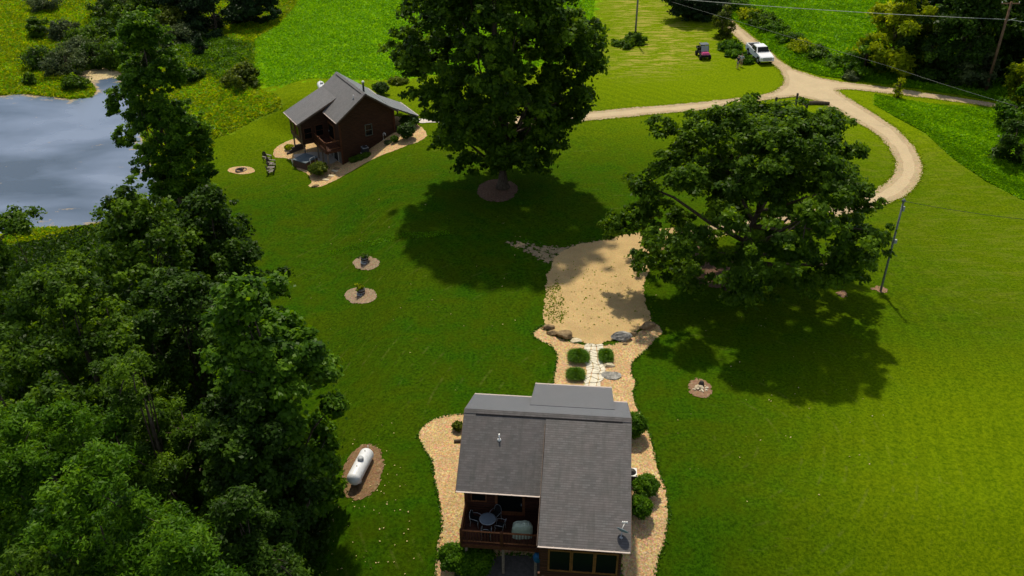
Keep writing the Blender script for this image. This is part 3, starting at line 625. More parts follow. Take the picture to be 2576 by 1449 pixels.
    def board(a, b): 
        mb = MB(); mb.prism([a, b, b - Vector((0, 0, .2)), a - Vector((0, 0, .2))], (mir * (.03 if (a.x * mir) > 0 else -.03), 0, 0)); mb.build('rake_board', trim, roof)
    for u in (-L2, L2):
        for sg in (1, -1): board(q(u, 0, zr - .02), q(u, sg * run, zr - rise - .02))
    board(q(L2 + .02, -run, zr - dt - se * (run - vt)), q(L2 + .02, -rue, zr - de)); board(q(ue - .035, -vt - .3, zr - dt - se * .3), q(ue - .035, -rue, zr - de))
    def gutter(u0, u1, v, z, name='gutter'):
        g = MB(); g.prism([q(u0, v, z), q(u0, v - .10, z), q(u0, v - .10, z - .015), q(u0, v - .02, z - .09), q(u0, v, z - .09)], q(u1, 0, 0) - q(u0, 0, 0)); k = max(1, int(abs(u1 - u0) / .75))
        for i in range(k + 1): g.box(q(u0 + .05 + (u1 - u0 - .1) * i / k, v - .05, z + .012), (.03, .11, .02))
        g.build(name, simple('gutter_white', (.44, .37, .33), .5, .3, var=.08), root)
    gutter(-L2, ue - .05, -run - .004, zr - rise - .02); gutter(ue, L2, -rue - .004, zr - de)
    gutter(-L2, pu1 - .02, run + .11, zr - rise - .02); gutter(pu2 + .02, L2, run + .11, zr - rise - .02); gutter(pu1, pu2, pv + .11, zr - pd - .01)
    # vent pipe
    vx, vy = P['vent']; zb_ = zr - s * abs(vy)
    vp = MB().tube([q(vx, vy, zb_ - .1), q(vx, vy, zb_ + .42)], .048, 10).build('vent_pipe', WHITE, root)
    MB().lathe([(.14, -.03), (.09, .05), (.06, .08)], q(vx, vy, zb_), 12).build('flashing', GREYM if P.get('stove') else WHITE, vp)
    if P.get('stove'):
        sx, sy, sh = P['stove']; z_ = zr - s * abs(sy)
        sv = MB().tube([q(sx, sy, z_ - .1), q(sx, sy, z_ + sh)], .11, 12).build('stove_pipe', DARKM, root)
        MB().lathe([(.16, sh - .05), (.16, sh + .1), (.08, sh + .16)], q(sx, sy, z_), 12).build('pipe_cap', WHITE, sv)
    # deck
    dv = P['deck']; dl, dr = -wl, ue - .02; fwv2 = fwv
    mb = MB(); k = int((dr - dl) / .145)
    mb.box(q((dl + dr) / 2, -(fwv2 + dv) / 2, fl - .02), (dr - dl, dv - fwv2 - .01, .04))
    for i in range(k): mb.box(q(dl + .07 + i * .145, -(fwv2 + dv) / 2, fl + .012), (.13, dv - fwv2 - .01, .022))
    dk = mb.build('deck', DECKM, root)
    mb = MB(); mb.box(q((dl + dr) / 2, -dv - .03, fl - .17), (dr - dl + .1, .06, .28)); mb.box(q(dl - .03, -(fwv2 + dv) / 2, fl - .17), (.06, dv - fwv2, .28)); mb.box(q((dl + dr) / 2, -dv + .25, fl - .32), (dr - dl, .12, .2)); mb.build('rim_joist', WOOD, dk)
    mb = MB(); zt = fl + .98
    rl = MB(); rl.tube([q(dl, -dv + .02, zt), q(dr, -dv + .02, zt)], .055, 8); rl.tube([q(dl, -dv + .02, fl + .16), q(dr, -dv + .02, fl + .16)], .045, 8)
    rl.tube([q(dl, -dv + .02, zt), q(dl, -fwv2 - .02, zt)], .055, 8); rl.tube([q(dl, -dv + .02, fl + .16), q(dl, -fwv2 - .02, fl + .16)], .045, 8)
    rail = rl.build('railing', WOODL, dk)
    for (u, v) in ((dl, -dv + .02), ((dl + dr) / 2 + .1, -dv + .02)):
        MB().lathe([(.085, fl - .3), (.085, fl + 1.08), (.06, fl + 1.13), (.01, fl + 1.15)], (X(u), v, 0), 10).build('railing_post', WOOD, rail)
    k = int((dr - dl) / .17)
    for i in range(1, k): 
        MB().tube([q(dl + i * (dr - dl) / k, -dv + .02, fl + .16), q(dl + i * (dr - dl) / k, -dv + .02, zt)], .027, 6).build('baluster', WOOD, rail)
    k2 = int((dv - fwv2) / .2)
    for i in range(1, k2): MB().tube([q(dl, -dv + i * .2, fl + .16), q(dl, -dv + i * .2, zt)], .027, 6).build('baluster', WOOD, rail)
    for (u, v) in [(dl + .25, -dv + .25), ((dl + dr) / 2 + .15, -dv + .25), (dr - .2, -dv + .25), (ue + .3, -xb + .2), (wl - .25, -xb + .2)]:
        zb_ = P['gfront'] - .3; MB().box(q(u, v, (fl - .3 + zb_) / 2), (.15, .15, fl - .3 - zb_)).build('support_post', WOODG, root)
    mb = MB(); mb.box(q((ue + wl) / 2, -(xb - .2), fl - .42), (wl - ue, .14, .24)); mb.build('floor_beam', WOOD, root)
    # windows
    W = P['wins']; 
    for (u, z, w_, h_) in W['wing_front']: window(root, q(u, -xb - .002, z), w_, h_, (1, 0, 0), (0, -1, 0), P.get('fcol') or WOODL, fw=.10)
    for (v, z, w_, h_) in W['wing_side']: window(root, q(ue + .118, v, z), w_, h_, (0, 1, 0), (-mir, 0, 0), WOOD, True)
    for (v, z, w_, h_) in W['gable_left']: window(root, q(-wl - .002, v, z), w_, h_, (0, 1, 0), (-mir, 0, 0), simple('green_grey_frame', (.10, .12, .10)), True)
    for (v, z, w_, h_) in W['gable_right']: window(root, q(wl + .002, v, z), w_, h_, (0, 1, 0), (mir, 0, 0), WOODL, True)
    for (u, z, w_, h_) in W['front']: window(root, q(u, -fwv - .002, z), w_, h_, (1, 0, 0), (0, -1, 0), WOODL, True)
    for (u, z, w_, h_) in W['lower']: window(root, q(u, -fwv - .002, z), w_, h_, (1, 0, 0), (0, -1, 0), WHITE)
    for (u, z, w_, h_) in W['back']: window(root, q(u, bw + .002, z), w_, h_, (1, 0, 0), (0, 1, 0), WOODL, True)
    # doors: sliding door onto the deck, front door under the porch
    for (u, v, z, w_, h_, sg) in ((dl + 2.6, -fwv - .03, fl + 1.05, 1.6, 2.05, -1), ((pu1 + pu2) / 2, bw + .03, fl + 1.05, .95, 2.05, 1)):
        d = MB(); d.box(q(u, v, z), (w_ + .18, .08, h_ + .1)); dd = d.build('door', WOODL, root)
        MB().box(q(u, v + sg * .05, z + .1), (w_ - .14, .03, h_ - .5)).build('pane', GLASS, dd); MB().box(q(u + w_ * .42, v + sg * .09, z - .05), (.03, .08, .16)).build('handle', GREYM, dd)
    # corner logs
    for (u, v, zt_) in ((-wl, -fwv, zm(fwv)), (-wl, bw, zm(bw)), (wl, bw, zm(bw))): MB().box(q(u, v, (base + zt_ - .1) / 2), (.2, .2, zt_ - .1 - base)).build('corner_trim', WOOD, root)
    mb = MB(); mb.box(q(0, -fwv - .02, (base + fl - .35) / 2 - .2), (2 * wl + .02, .03, fl - .5 - base)); mb.build('foundation', STONEF, root)
    return root, q
PA = dict(L=9.8, run=4.32, rise=2.37, zr=6.8, ue=-.05, rune=7.41, drope=2.97, vt=.3, floor=1.3, base=-2.6, front=2.9, porch=(-1.18, 4.02, 7.8, 4.02, 2.0), gback=.05, gfront=-2.0, vent=(-2.7, -1.55), deck=5.3, fcol=ORANGE,
    wins=dict(wing_front=[(1.15, 2.35, 1.1, 1.5), (2.42, 2.35, 1.1, 1.5), (3.69, 2.35, 1.1, 1.5)], wing_side=[(-6.1, 2.5, .9, 1.1)], gable_left=[(.5, 3.0, .9, 1.2), (0, -1.2, .8, .6)], gable_right=[(-1, 3.0, .9, 1.2), (2, 3.0, .9, 1.2)], front=[(-3.8, 2.9, .8, 1.1)], lower=[(-2.6, -1.1, 1.6, 1.7)], back=[(-3.2, 2.9, 1, 1.2), (3.4, 2.9, .8, 1.2)]))
LA = Vector((2.084, 41.52, 0)); YA = -.0884
cabA, qA = cabin('log_cabin', LA, YA, 1, PA, 'near log cabin with white roof vent, roof dish and railed deck', LOG)
satdish(None, cabA, qA(4.4, -6.75, 6.8 - .12 - .398 * (6.75 - .3) + .03), R(-25))
PB = dict(L=8.53, run=3.75, rise=2.72, zr=5.2, ue=-.245, rune=6.97, drope=3.63, vt=1.95, floor=-.75, base=-3.9, front=3.33, porch=(-4.28, .9, 6.4, 3.95, 3.0), gback=-.1, gfront=-3.4, vent=(-3.1, -1.0), deck=5.2, stove=(-2.6, .5, 1.1),
    wins=dict(wing_front=[(1.2, .2, 1.0, 1.1), (2.8, .2, 1.0, 1.1)], wing_side=[(-5.8, .25, .85, 1.25), (-4.4, .35, .85, 1.25)], gable_left=[(.15, .75, .75, 1.25), (-2.2, -2.4, .7, .5)], gable_right=[(0, .75, .9, 1.2)], front=[], lower=[(-2, -2.5, 1.4, 1.5)], back=[(-3, .8, .9, 1.1)]))
LB = Vector((-18.6, 101.8, 0)); YB = -1.026
cabB, qB = cabin('log_cabin', LB, YB, -1, PB, 'far log cabin with a black stove pipe, on the slope by the pond', LOGB)
def onA(u, v, z=0): return cabA.matrix_world @ qA(u, v, z)
bpy.context.view_layer.update()
WA = Matrix.Translation(LA) @ Matrix.Rotation(YA, 4, 'Z'); WB = Matrix.Translation(LB) @ Matrix.Rotation(YB, 4, 'Z')
pA = lambda u, v, z=0: WA @ Vector((u, v, z)); pB = lambda u, v, z=0: WB @ Vector((-u, v, z))
# ------------------------------------------------------------------ yard objects
def P3(px, py, dz=0): p = g1(px, py); return Vector((p.x, p.y, float(tz(p.x, p.y)) + dz))
def rock(name, px, py, dx, dy, dz, rz, label, mt, cat='rock', group=None, seed=0):
    r = np.random.default_rng(seed); dx *= 1.2; dy *= 1.3; dz *= 1.25; p = P3(px, py, -dz * .22); bm = bmesh.new(); bmesh.ops.create_icosphere(bm, subdivisions=3, radius=1)
    k = r.normal(size=(9, 3)); k /= np.linalg.norm(k, axis=1)[:, None]; off = r.uniform(.55, .9, 9)
    for v in bm.verts:
        for a, o_ in zip(k, off):
            d = v.co.dot(Vector(a)) - o_
            if d > 0: v.co -= Vector(a) * d
        v.co += Vector(r.normal(size=3)) * .022; v.co = Vector((v.co.x * dx / 2, v.co.y * dy / 2, v.co.z * dz * .62))
    bmesh.ops.translate(bm, vec=(0, 0, dz * .5), verts=bm.verts)
    me = bpy.data.meshes.new(name); bm.to_mesh(me); bm.free(); me.materials.append(mt); o_ = bpy.data.objects.new(name, me); COL.objects.link(o_)
    o_.location = p; o_.rotation_euler = (0, 0, rz); return tag(o_, label, cat, group)
def stonemat(name, a, b_, c_): 
    m, n, o = mat(name); f = noise(n, 3.2, 7, .7); c = ramp(n, f, [(.3, a), (.52, b_), (.7, c_)]); bsdf(n, o, c, .9, .15, bump=noise(n, 9, 6, .7), bstr=.8, bdist=.06); return m
ST_G = stonemat('grey_stone', (.10, .10, .09), (.30, .29, .26), (.52, .51, .46)); ST_B = stonemat('brown_stone', (.12, .08, .045), (.24, .17, .09), (.36, .27, .16)); ST_P = stonemat('pale_stone', (.36, .30, .19), (.55, .48, .33), (.68, .62, .47))
RG = 'rocks along the edge of the tan gravel pad'
rock('rock', 1379, 826, .95, .42, .35, .05, 'small brown rock at the left end of the gravel pad', ST_B, group=RG, seed=1)
rock('rock', 1390, 840, .85, .5, .32, -.3, 'small flat rock second from the left below the gravel pad', ST_B, group=RG, seed=2)
rock('rock', 1421, 848, 1.25, .85, .5, .1, 'brown angular boulder left of the flagstone walk', ST_B, group=RG, seed=3)
rock('rock', 1448, 858, .8, .55, .12, 0, 'flat pale slab beside the brown angular boulder', ST_P, group=RG, seed=4)
rock('rock', 1562, 853, 1.5, .65, .62, .05, 'long light grey boulder right of the flagstone walk', ST_G, group=RG, seed=5)
rock('rock', 1590, 843, .75, .4, .3, .35, 'small dark rock next to the long light grey boulder', ST_B, group=RG, seed=6)
rock('rock', 1628, 826, 1.25, .7, .5, .35, 'brown boulder at the right corner of the gravel pad', ST_B, group=RG, seed=7)
rock('rock', 1572, 866, .35, .25, .12, .2, 'tiny rust coloured stone in front of the long grey boulder', ST_B, group=RG, seed=17)
rock('rock', 1531, 921, .85, .42, .24, -.05, 'tan oblong stone below the flowering clump by the walk', ST_P, seed=8)
rock('rock', 1538, 946, 1.25, .8, .22, -.1, 'large flat grey rock in the stone bed near the porch roof', ST_G, seed=9)
# flagstone walk: irregular slabs cut from a warped lattice
FL = MB(); r_ = np.random.default_rng(5); rows = 13; c_pts = gl([(1494, 866), (1492, 900), (1500, 930), (1488, 975)])
def wpt(t): i = min(2, int(t * 3)); f_ = t * 3 - i; return c_pts[i] * (1 - f_) + c_pts[i + 1] * f_
ln = np.linalg.norm(c_pts[0] - c_pts[3]); cols = 3; hw = .68
grid = {}
for i in range(rows + 1):
    for j in range(cols + 1):
        q_ = wpt(i / rows); grid[i, j] = np.array([q_[0] + (j / cols - .5) * 2 * hw + r_.uniform(-.13, .13), q_[1] + r_.uniform(-.15, .15) + (.12 if j % 2 else -.1)])
i = 0
for i in range(rows):
    for j in range(cols):
        q4 = [grid[i, j], grid[i, j + 1], grid[i + 1, j + 1], grid[i + 1, j]]; ce = sum(q4) / 4; pts = []
        for k in range(4):
            a_, b_ = q4[k], q4[(k + 1) % 4]
            for t in (.12, .5, .88): p_ = a_ * (1 - t) + b_ * t; p_ = ce + (p_ - ce) * (.90 + r_.uniform(-.04, .03)); pts.append(p_)
        z_ = float(tz(ce[0], ce[1])); zt_ = z_ + .075 + r_.uniform(0, .012); FL.prism([(p_[0], p_[1], z_ - .02) for p_ in pts], (0, 0, zt_ - z_ + .02))
fl_ = FL.build('flagstone_path', stonemat('flagstone', (.50, .46, .36), (.68, .63, .50), (.78, .74, .62))); tag(fl_, kind='structure')
# ornamental clumps and clipped shrubs round the near cabin
grass_clump('ornamental_grass', P3(1455, 903), .86, .85, 'larger round grass clump left of the flagstone walk', 'grass clump', 'ornamental grasses by the walk', 3, n=5200, leaf='bright')
grass_clump('ornamental_grass', P3(1448, 947), .74, .7, 'smaller round grass clump left of the walk, nearest the cabin roof', 'grass clump', 'ornamental grasses by the walk', 4, n=4200, leaf='bright')
grass_clump('ornamental_grass', P3(1524, 900), .6, .7, 'narrow upright clump of grassy leaves right of the flagstone walk', 'grass clump', 'ornamental grasses by the walk', 6, n=4600, sy=1.35, leaf='bright')
def ashrub(px, py, rx, h, label, seed, leaf='mid', n=9000, lsz=.07, **k): return shrub('shrub', P3(px, py), rx, h, label, 'shrub', 'shrubs round the near cabin', seed, n=n, lsz=lsz, leaf=leaf, dome=True, **k)
p = pA(5.9, 1.0); ashrub(1592, 1100, .95, 2.1, 'big dark shrub at the right end of the near cabin ridge', 11, 'bright', n=15000, ncl=120)
ashrub(1623, 1246, .88, 1.5, 'round clipped shrub right of the near cabin, just below the air conditioner', 12, 'bright', n=14000, ncl=110)
ashrub(1607, 1298, .8, 1.5, 'lower round clipped shrub touching the near cabin roof edge', 13, 'bright', n=14000, ncl=110)
ashrub(1152, 1082, .42, .7, 'little shrub at the left wall of the near cabin', 14, 'olive', n=2500)
ashrub(1192, 1432, 1.35, 1.7, 'broad leafy bush under the left end of the near cabin deck', 15, 'bright', n=14000, lsz=.09, ncl=120)
ashrub(1140, 1432, .95, 1.9, 'upright bright bush at the outer corner of the near cabin deck', 16, 'bright', n=9000, lsz=.09)
MB().box((0, 0, .1), (.5, .22, .2), bev=.03)
def acunit(name, p, rz, label, s=1.0):
    root = empty(name, p, rz, label, 'air conditioner')
    b_ = MB().box((0, 0, .42 * s), (.78 * s, .78 * s, .76 * s), bev=.05)
    b_.build('housing', DARKM, root)
    t = MB(); t.lathe([(.53 * s, .80 * s), (.53 * s, .86 * s), (.34 * s, .87 * s), (.335 * s, .80 * s)], n=4, m=Matrix.Rotation(R(45), 3, 'Z'), smooth=False); t.build('top_panel', WHITE if s > .95 else GREYM, root)
    g = MB(); g.lathe([(.05 * s, .872 * s), (.33 * s, .872 * s)], n=20)
    for k in range(4): g.lathe([(.07 * s + k * .075 * s, .875 * s), (.085 * s + k * .075 * s, .90 * s), (.10 * s + k * .075 * s, .875 * s)], n=20)
    g.build('fan_grille', DARKM, root); MB().box((0, 0, .02), (.95 * s, .95 * s, .06)).build('pad', M_CONC, root); return root
acunit('air_conditioner', P3(1585, 1212), YA, 'white topped air conditioner against the right wall of the near cabin')
# a split log half hidden at the left wall
MB().tube([(0, 0, .12), (.55, .05, .14)], .1, 10).build('log', BARK); lg = bpy.data.objects['log']; lg.location = P3(1142, 1113); tag(lg, 'short dark log on the stone bed left of the near cabin', 'log')
# deck furniture, near cabin
FZ = 1.325
m, n, o = mat('tabletop_glass'); bsdf(n, o, (.16, .20, .24), .25, .6); TG = m
t = empty('patio_table', pA(-3.15, -4.05, FZ), 0, 'round glass patio table on the near cabin deck', 'table')
MB().lathe([(.45, .70), (.47, .71), (.47, .73), (.44, .735)], n=32).build('tabletop', TG, t)
MB().lathe([(.46, .70), (.485, .70), (.485, .725), (.46, .725)], n=32).build('rim', GREYM, t)
for k in range(4): MB().tube([(.40 * math.cos(k * 1.571 + .4), .40 * math.sin(k * 1.571 + .4), 0), (.30 * math.cos(k * 1.571 + .4), .30 * math.sin(k * 1.571 + .4), .70)], .017, 6).build('leg', DARKM, t)
def patio_chair(name, p, rz, label, group):
    r0 = empty(name, p, rz, label, 'chair', group)
    MB().box((0, 0, .42), (.48, .46, .03), bev=.01).build('seat', RUBBER, r0)
    b_ = MB(); pts = [(x * .25, .22 + .10 * (1 - abs(x)), .42 + 0) for x in (-1, 1)]; b_.box((0, .27, .70), (.46, .02, .48), rx=R(-12)); b_.build('backrest', RUBBER, r0)
    a_ = [(-.25, .24, .42)] + [(-.25 * math.cos(t), .26 + .07 * math.sin(t), .55 + .42 * math.sin(t) ** .6) for t in np.linspace(.15, math.pi - .15, 9)] + [(.25, .24, .42)]
    MB().tube(a_, .016, 6).build('back_frame', GREYM, r0)
    for sx in (-1, 1):
        MB().tube([(sx * .27, .24, .64), (sx * .30, 0, .66), (sx * .27, -.24, .62), (sx * .25, -.26, .42)], .016, 6).build('armrest', GREYM, r0)
        for sy in (-1, 1): MB().tube([(sx * .24, sy * .22, .42), (sx * .26, sy * .26, 0)], .014, 6).build('leg', GREYM, r0)
    return r0
CG = 'chairs round the glass table on the near cabin deck'
for (a_, lb) in ((-90, 'patio chair between the glass table and the deck railing'), (165, 'patio chair left of the glass table'), (60, 'patio chair behind the glass table, near the log wall'), (-12, 'patio chair right of the glass table')):
    a = R(a_); patio_chair('patio_chair', pA(-3.15 + .76 * math.cos(a), -4.05 + .72 * math.sin(a), FZ), a - R(90) + YA, lb, CG)
g_ = empty('covered_grill', pA(-1.1, -4.45, FZ), YA + R(6), 'barbecue grill under a pale green cover on the near cabin deck', 'grill')
bm = MB(); r2 = np.random.default_rng(3); secs = [(0.0, .62, .32), (.35, .60, .31), (.75, .58, .30), (.92, .50, .24), (1.02, .36, .17), (1.05, .18, .08)]; rings = []
for z_, a_, b_ in secs:
    rings.append([bm.bm.verts.new(((abs(math.cos(t)) ** .55) * math.copysign(1, math.cos(t)) * a_ * (1 + .05 * math.sin(5 * t + z_ * 3)), (abs(math.sin(t)) ** .55) * math.copysign(1, math.sin(t)) * b_ * (1 + .06 * math.cos(4 * t)), z_ + .02 * r2.normal())) for t in np.linspace(0, 2 * math.pi, 29)[:-1]])
for a_, b_ in zip(rings, rings[1:]):
    for k in range(28): bm.bm.faces.new((a_[k], a_[(k + 1) % 28], b_[(k + 1) % 28], b_[k]))
bm.bm.faces.new(rings[0][::-1]); bm.bm.faces.new(rings[-1]); bm.build('cover', simple('pale_green_vinyl', (.42, .50, .40), .6, .3, var=.1), g_)
for sx in (-1, 1): MB().tube([(sx * .5, -.16, .05), (sx * .5, .16, .05)], .06, 10).build('wheel', RUBBER, g_)
# blue tarp bag hanging under the deck corner
b_ = MB(); b_.lathe([(.02, 0), (.17, .03), (.24, .18), (.25, .40), (.20, .56), (.05, .62)], n=14); hb = b_.build('hanging_bag', simple('blue_cloth', (.01, .10, .22), .6)); hb.location = pA(-.15, -5.45, .35); tag(hb, 'blue rounded bag hanging below the near cabin deck beside the wing', 'bag')
# propane tanks
def tank(name, p, rz, label, s=1.0):
    root = empty(name, p, rz, label, 'propane tank', 'propane tanks'); rr = .47; L = 1.15; zc_ = rr + .2
    prof = []
    for k in range(7): a = k / 6 * math.pi / 2; prof.append((max(.004, rr * math.sin(a)), -L - rr * .72 * math.cos(a)))
    prof += [(r__, -z__) for r__, z__ in prof[::-1]]
    MB().lathe(prof, (0, 0, zc_), 28, Matrix.Rotation(R(90), 3, 'X')).build('vessel', TANKW, root)
    MB().lathe([(.20, rr + zc_ - .05), (.20, rr + zc_ + .13), (.17, rr + zc_ + .18), (.03, rr + zc_ + .20)], (0, .15, 0), 20).build('valve_dome', GREYM, root)
    for y in (-.75, .75): MB().box((0, y, .14), (.62, .12, .28)).build('foot', WHITE, root); 
    MB().box((0, -.75, .03), (.8, .35, .08)).build('footing', M_CONC, root)
    for y in (-.5, .95): MB().tube([(0, y, zc_ + rr - .02), (0, y, zc_ + rr + .06)], .03, 6).build('lifting_lug', DARKM, root)
    MB().tube([(.0, L + rr * .7, zc_ + .1), (.0, L + rr * .7, zc_ + .5)], .02, 6).build('gauge', WHITE, root); return root
pt = P3(905, 1225); tank('propane_tank', P3(909, 1192), R(-13), 'white propane tank on a brown stone patch left of the near cabin')
tank('propane_tank', P3(812, 233), R(20), 'white propane tank on the lawn behind the far cabin')
# barrel planters
def planter(name, px, py, label, leafk, seed):
    p = P3(px, py); root = empty(name, p, 0, label, 'planter', 'barrel planters on the lawn')
    MB().lathe([(.42, 0), (.42, .05), (.34, .10), (.34, .16)], n=20).build('saucer', GREYM, root)
    MB().lathe([(.30, .10), (.36, .35), (.37, .45), (.355, .66), (.33, .66), (.31, .58), (.001, .57)], n=20).build('barrel', simple('barrel_wood', (.06, .05, .042), .8), root)
    for z_ in (.25, .52): MB().lathe([(.352 + z_ * .03, z_), (.362 + z_ * .03, z_ + .02), (.362 + z_ * .03, z_ + .06), (.352 + z_ * .03, z_ + .07)], n=20).build('hoop', GREYM, root)
    r = np.random.default_rng(seed); Q = np.array([0, 0, .74]) + r.normal(size=(22, 3)) * np.array([.18, .18, .07])
    V, F_, t = foliage(Q, .15, 900, .06, r, np.array([0, 0, .6])); np_mesh('plant', V, F_, LEAF[leafk], {'tint': ('FACE', t)}, root)
planter('barrel_planter', 918, 660, 'upper barrel planter with sparse plants on its round stone bed', 'mid', 1)
planter('barrel_planter', 909, 740, 'lower barrel planter full of bright green leaves on its round stone bed', 'yellow', 2)
# stone heap in the lawn
root = empty('stone_fire_ring', P3(1762, 975), 0, 'heap of pale stones with a charred stump right of the near cabin', 'fire pit'); r = np.random.default_rng(9)
mb = MB()
for k in range(46):
    a = r.uniform(0, 6.28); q = r.uniform(0, .75); s_ = r.uniform(.05, .11); g = bmesh.ops.create_icosphere(mb.bm, subdivisions=1, radius=s_, matrix=Matrix.Translation((q * math.cos(a) * .8 - .05, q * math.sin(a) * .5 - .1, s_ * .6 + .22 * max(0, .6 - q))) @ Matrix.Rotation(a, 4, 'Z') @ Matrix.Diagonal((1.5, .9, .7, 1)))
mb.build('stones', stonemat('heap_stone', (.35, .28, .18), (.58, .50, .36), (.72, .66, .52)), root)
MB().lathe([(.24, 0), (.19, .22), (.13, .38), (.03, .42)], (.1, .25, 0), 9, smooth=False).build('stump', simple('charred_wood', (.05, .04, .035), .9), root)
# utility poles and wires
GW = simple('galvanised_pole', (.16, .18, .18), .6, .4, var=.2, vs=3); PW_ = simple('creosote_pole', (.16, .10, .06), .85, .1, var=.35, vs=3)
def pole(name, px, py, H, label, mt, r0=.13, arm=False):
    p = P3(px, py); root = empty(name, p, 0, label, 'utility pole', 'poles'); MB().tube([(0, 0, -.3), (0, 0, H * .5), (0, 0, H)], [r0, r0 * .88, r0 * .72], 12).build('shaft', mt, root)
    if arm:
        a = MB().box((0, .12, H - .25), (2.3, .1, .12)); a.build('crossarm', mt, root)
        for x in (-1.05, 0, 1.05): MB().lathe([(.03, H - .2), (.06, H - .12), (.05, H - .02), (.02, H)], (x, .12, 0), 8).build('insulator', WHITE, root)
        MB().tube([(.1, -.1, H - 2.3), (1.0, -.3, H - 1.9)], .03, 6).build('bracket', GREYM, root)
    return p, root
pa, ra = pole('yard_pole', 2215, 733, 8.7, 'slim grey metal pole on the lawn inside the loop of the drive', GW, .10)
MB().lathe([(.15, 8.5), (.16, 8.62), (.08, 8.74), (.02, 8.8)], n=12).build('cap', GW, ra); MB().box((.14, -.05, 4.9), (.22, .18, .32)).build('meter_box', GREYM, ra); MB().box((.12, -.06, 7.9), (.16, .12, .4)).build('junction_box', GREYM, ra)
pb, rb = pole('utility_pole', 2480, 228, 11.3, 'tall brown wooden utility pole in front of the dark trees at the right', PW_, .19, True)
pc, rc = pole('utility_pole', 1597, 103, 11.0, 'grey wooden utility pole rising from weeds right of the tall central tree', simple('weathered_pole', (.22, .20, .17), .85, .1), .15)
def wire(name, a, b, sag, label, rad=.02, c=GREYM):
    pts = [tuple(Vector(a).lerp(Vector(b), t) - Vector((0, 0, sag * 4 * t * (1 - t)))) for t in np.linspace(0, 1, 25)]
    o_ = MB().tube(pts, rad, 5).build(name, c); return tag(o_, label, 'wire', 'overhead wires')
tp = pb + Vector((0, .12, 11.3)); WG = simple('wire_grey', (.45, .47, .42), .6)
wl_ = lambda px, py, z: Vector(at_z(np.array([float(px)]), np.array([float(py)]), z)[0])
wire('power_line', tp + Vector((-.5, 0, 0)), pc + Vector((38, 60, 12)), .3, 'highest overhead wire leaving the top of the brown pole', .022, WG)
wire('power_line', pb + Vector((-.12, -.15, 9.2)), wl_(1700, -3, 10.6), .25, 'pale overhead wire crossing the north road below the pole top', .028, WG)
wire('power_line', pb + Vector((.12, -.15, 9.2)), wl_(2760, 76, 8.9), .1, 'pale overhead wire running off the right edge from the brown pole', .028, WG)
wire('service_wire', wl_(1690, 5, 10), wl_(2238, 167, 6.2), .0, 'thin dark wire slanting down across the north road to the verge trees', .022, simple('wire_dark', (.16, .17, .16), .6))
wire('service_wire', wl_(2238, 167, 6.2), wl_(2560, 268, 5.2), .1, 'thin dark wire slanting past the foot of the forest edge', .022, bpy.data.materials['wire_dark'])
wire('service_wire', pa + Vector((0.1, 0, 8.55)), wl_(2700, 562, 6.5), .25, 'dark cable from the slim grey pole towards the right edge', .018, DARKM)
# split rail corner fence
f1, f2, f3 = P3(2002, 264), P3(2027, 281), P3(1950, 268)
root = empty('split_rail_fence', f1, 0, 'split rail corner fence by the drive junction behind the spreading tree', 'fence')
for k, (p_, h_) in enumerate(((f1, 1.5), (f2, 1.3), (f3, 1.2))): MB().box(p_ - f1 + Vector((0, 0, h_ / 2 - .1)), (.22, .22, h_ + .2)).build('post', simple('fence_post', (.05, .045, .035), .9) if k == 0 else bpy.data.materials['fence_post'], root)
for z_, mt_ in ((1.15, WHITE), (.7, WHITE)): MB().tube([Vector((0, 0, z_)), f2 - f1 + Vector((0, 0, z_ - .1))], .05, 6).build('rail', WOODG, root)
for z_ in (1.1, .6): MB().tube([Vector((0, 0, z_)), f3 - f1 + Vector((0, 0, z_ - .1))], .04, 6).build('rail', BARK, root)
MB().tube([(0, 0, .15), (1.6, .1, .2), (3.2, -.2, .22)], [.3, .26, .2], 10).build('fallen_log', BARK); lg = bpy.data.objects['fallen_log']; lg.location = P3(2020, 263); tag(lg, 'dark fallen log lying behind the split rail fence', 'log')
# far cabin yard: hot tub, patio, chairs, fire pit
sheet('patio', area([(735, 391), (752, 388), (800, 382), (850, 392), (848, 410), (800, 418), (768, 421), (756, 408)]), M_CONC, .06, .5, 0, 21)
ht = empty('hot_tub', P3(770, 416), R(-31), 'square hot tub with a slate blue cover on the far cabin patio', 'hot tub')
MB().box((0, 0, .42), (2.0, 2.0, .84), bev=.06).build('cabinet', simple('tub_side', (.09, .045, .038), .6), ht)
cv = MB(); cv.box((-.52, 0, .90), (1.02, 2.1, .10), bev=.03, ry=R(-2)); cv.box((.52, 0, .90), (1.02, 2.1, .10), bev=.03, ry=R(2)); cv.build('cover', simple('slate_cover', (.075, .105, .125), .5), ht)
MB().tube([(-1.06, -1.06, .9), (-1.06, -1.06, .05)], .03, 6).build('edge_strip', WHITE, ht)
ld = MB(); ld.tube([(1.2, .4, 0), (1.1, .4, 1.25), (1.1, -.4, 1.25), (1.2, -.4, 0)], .03, 6); ld.build('cover_lifter', WHITE, ht)
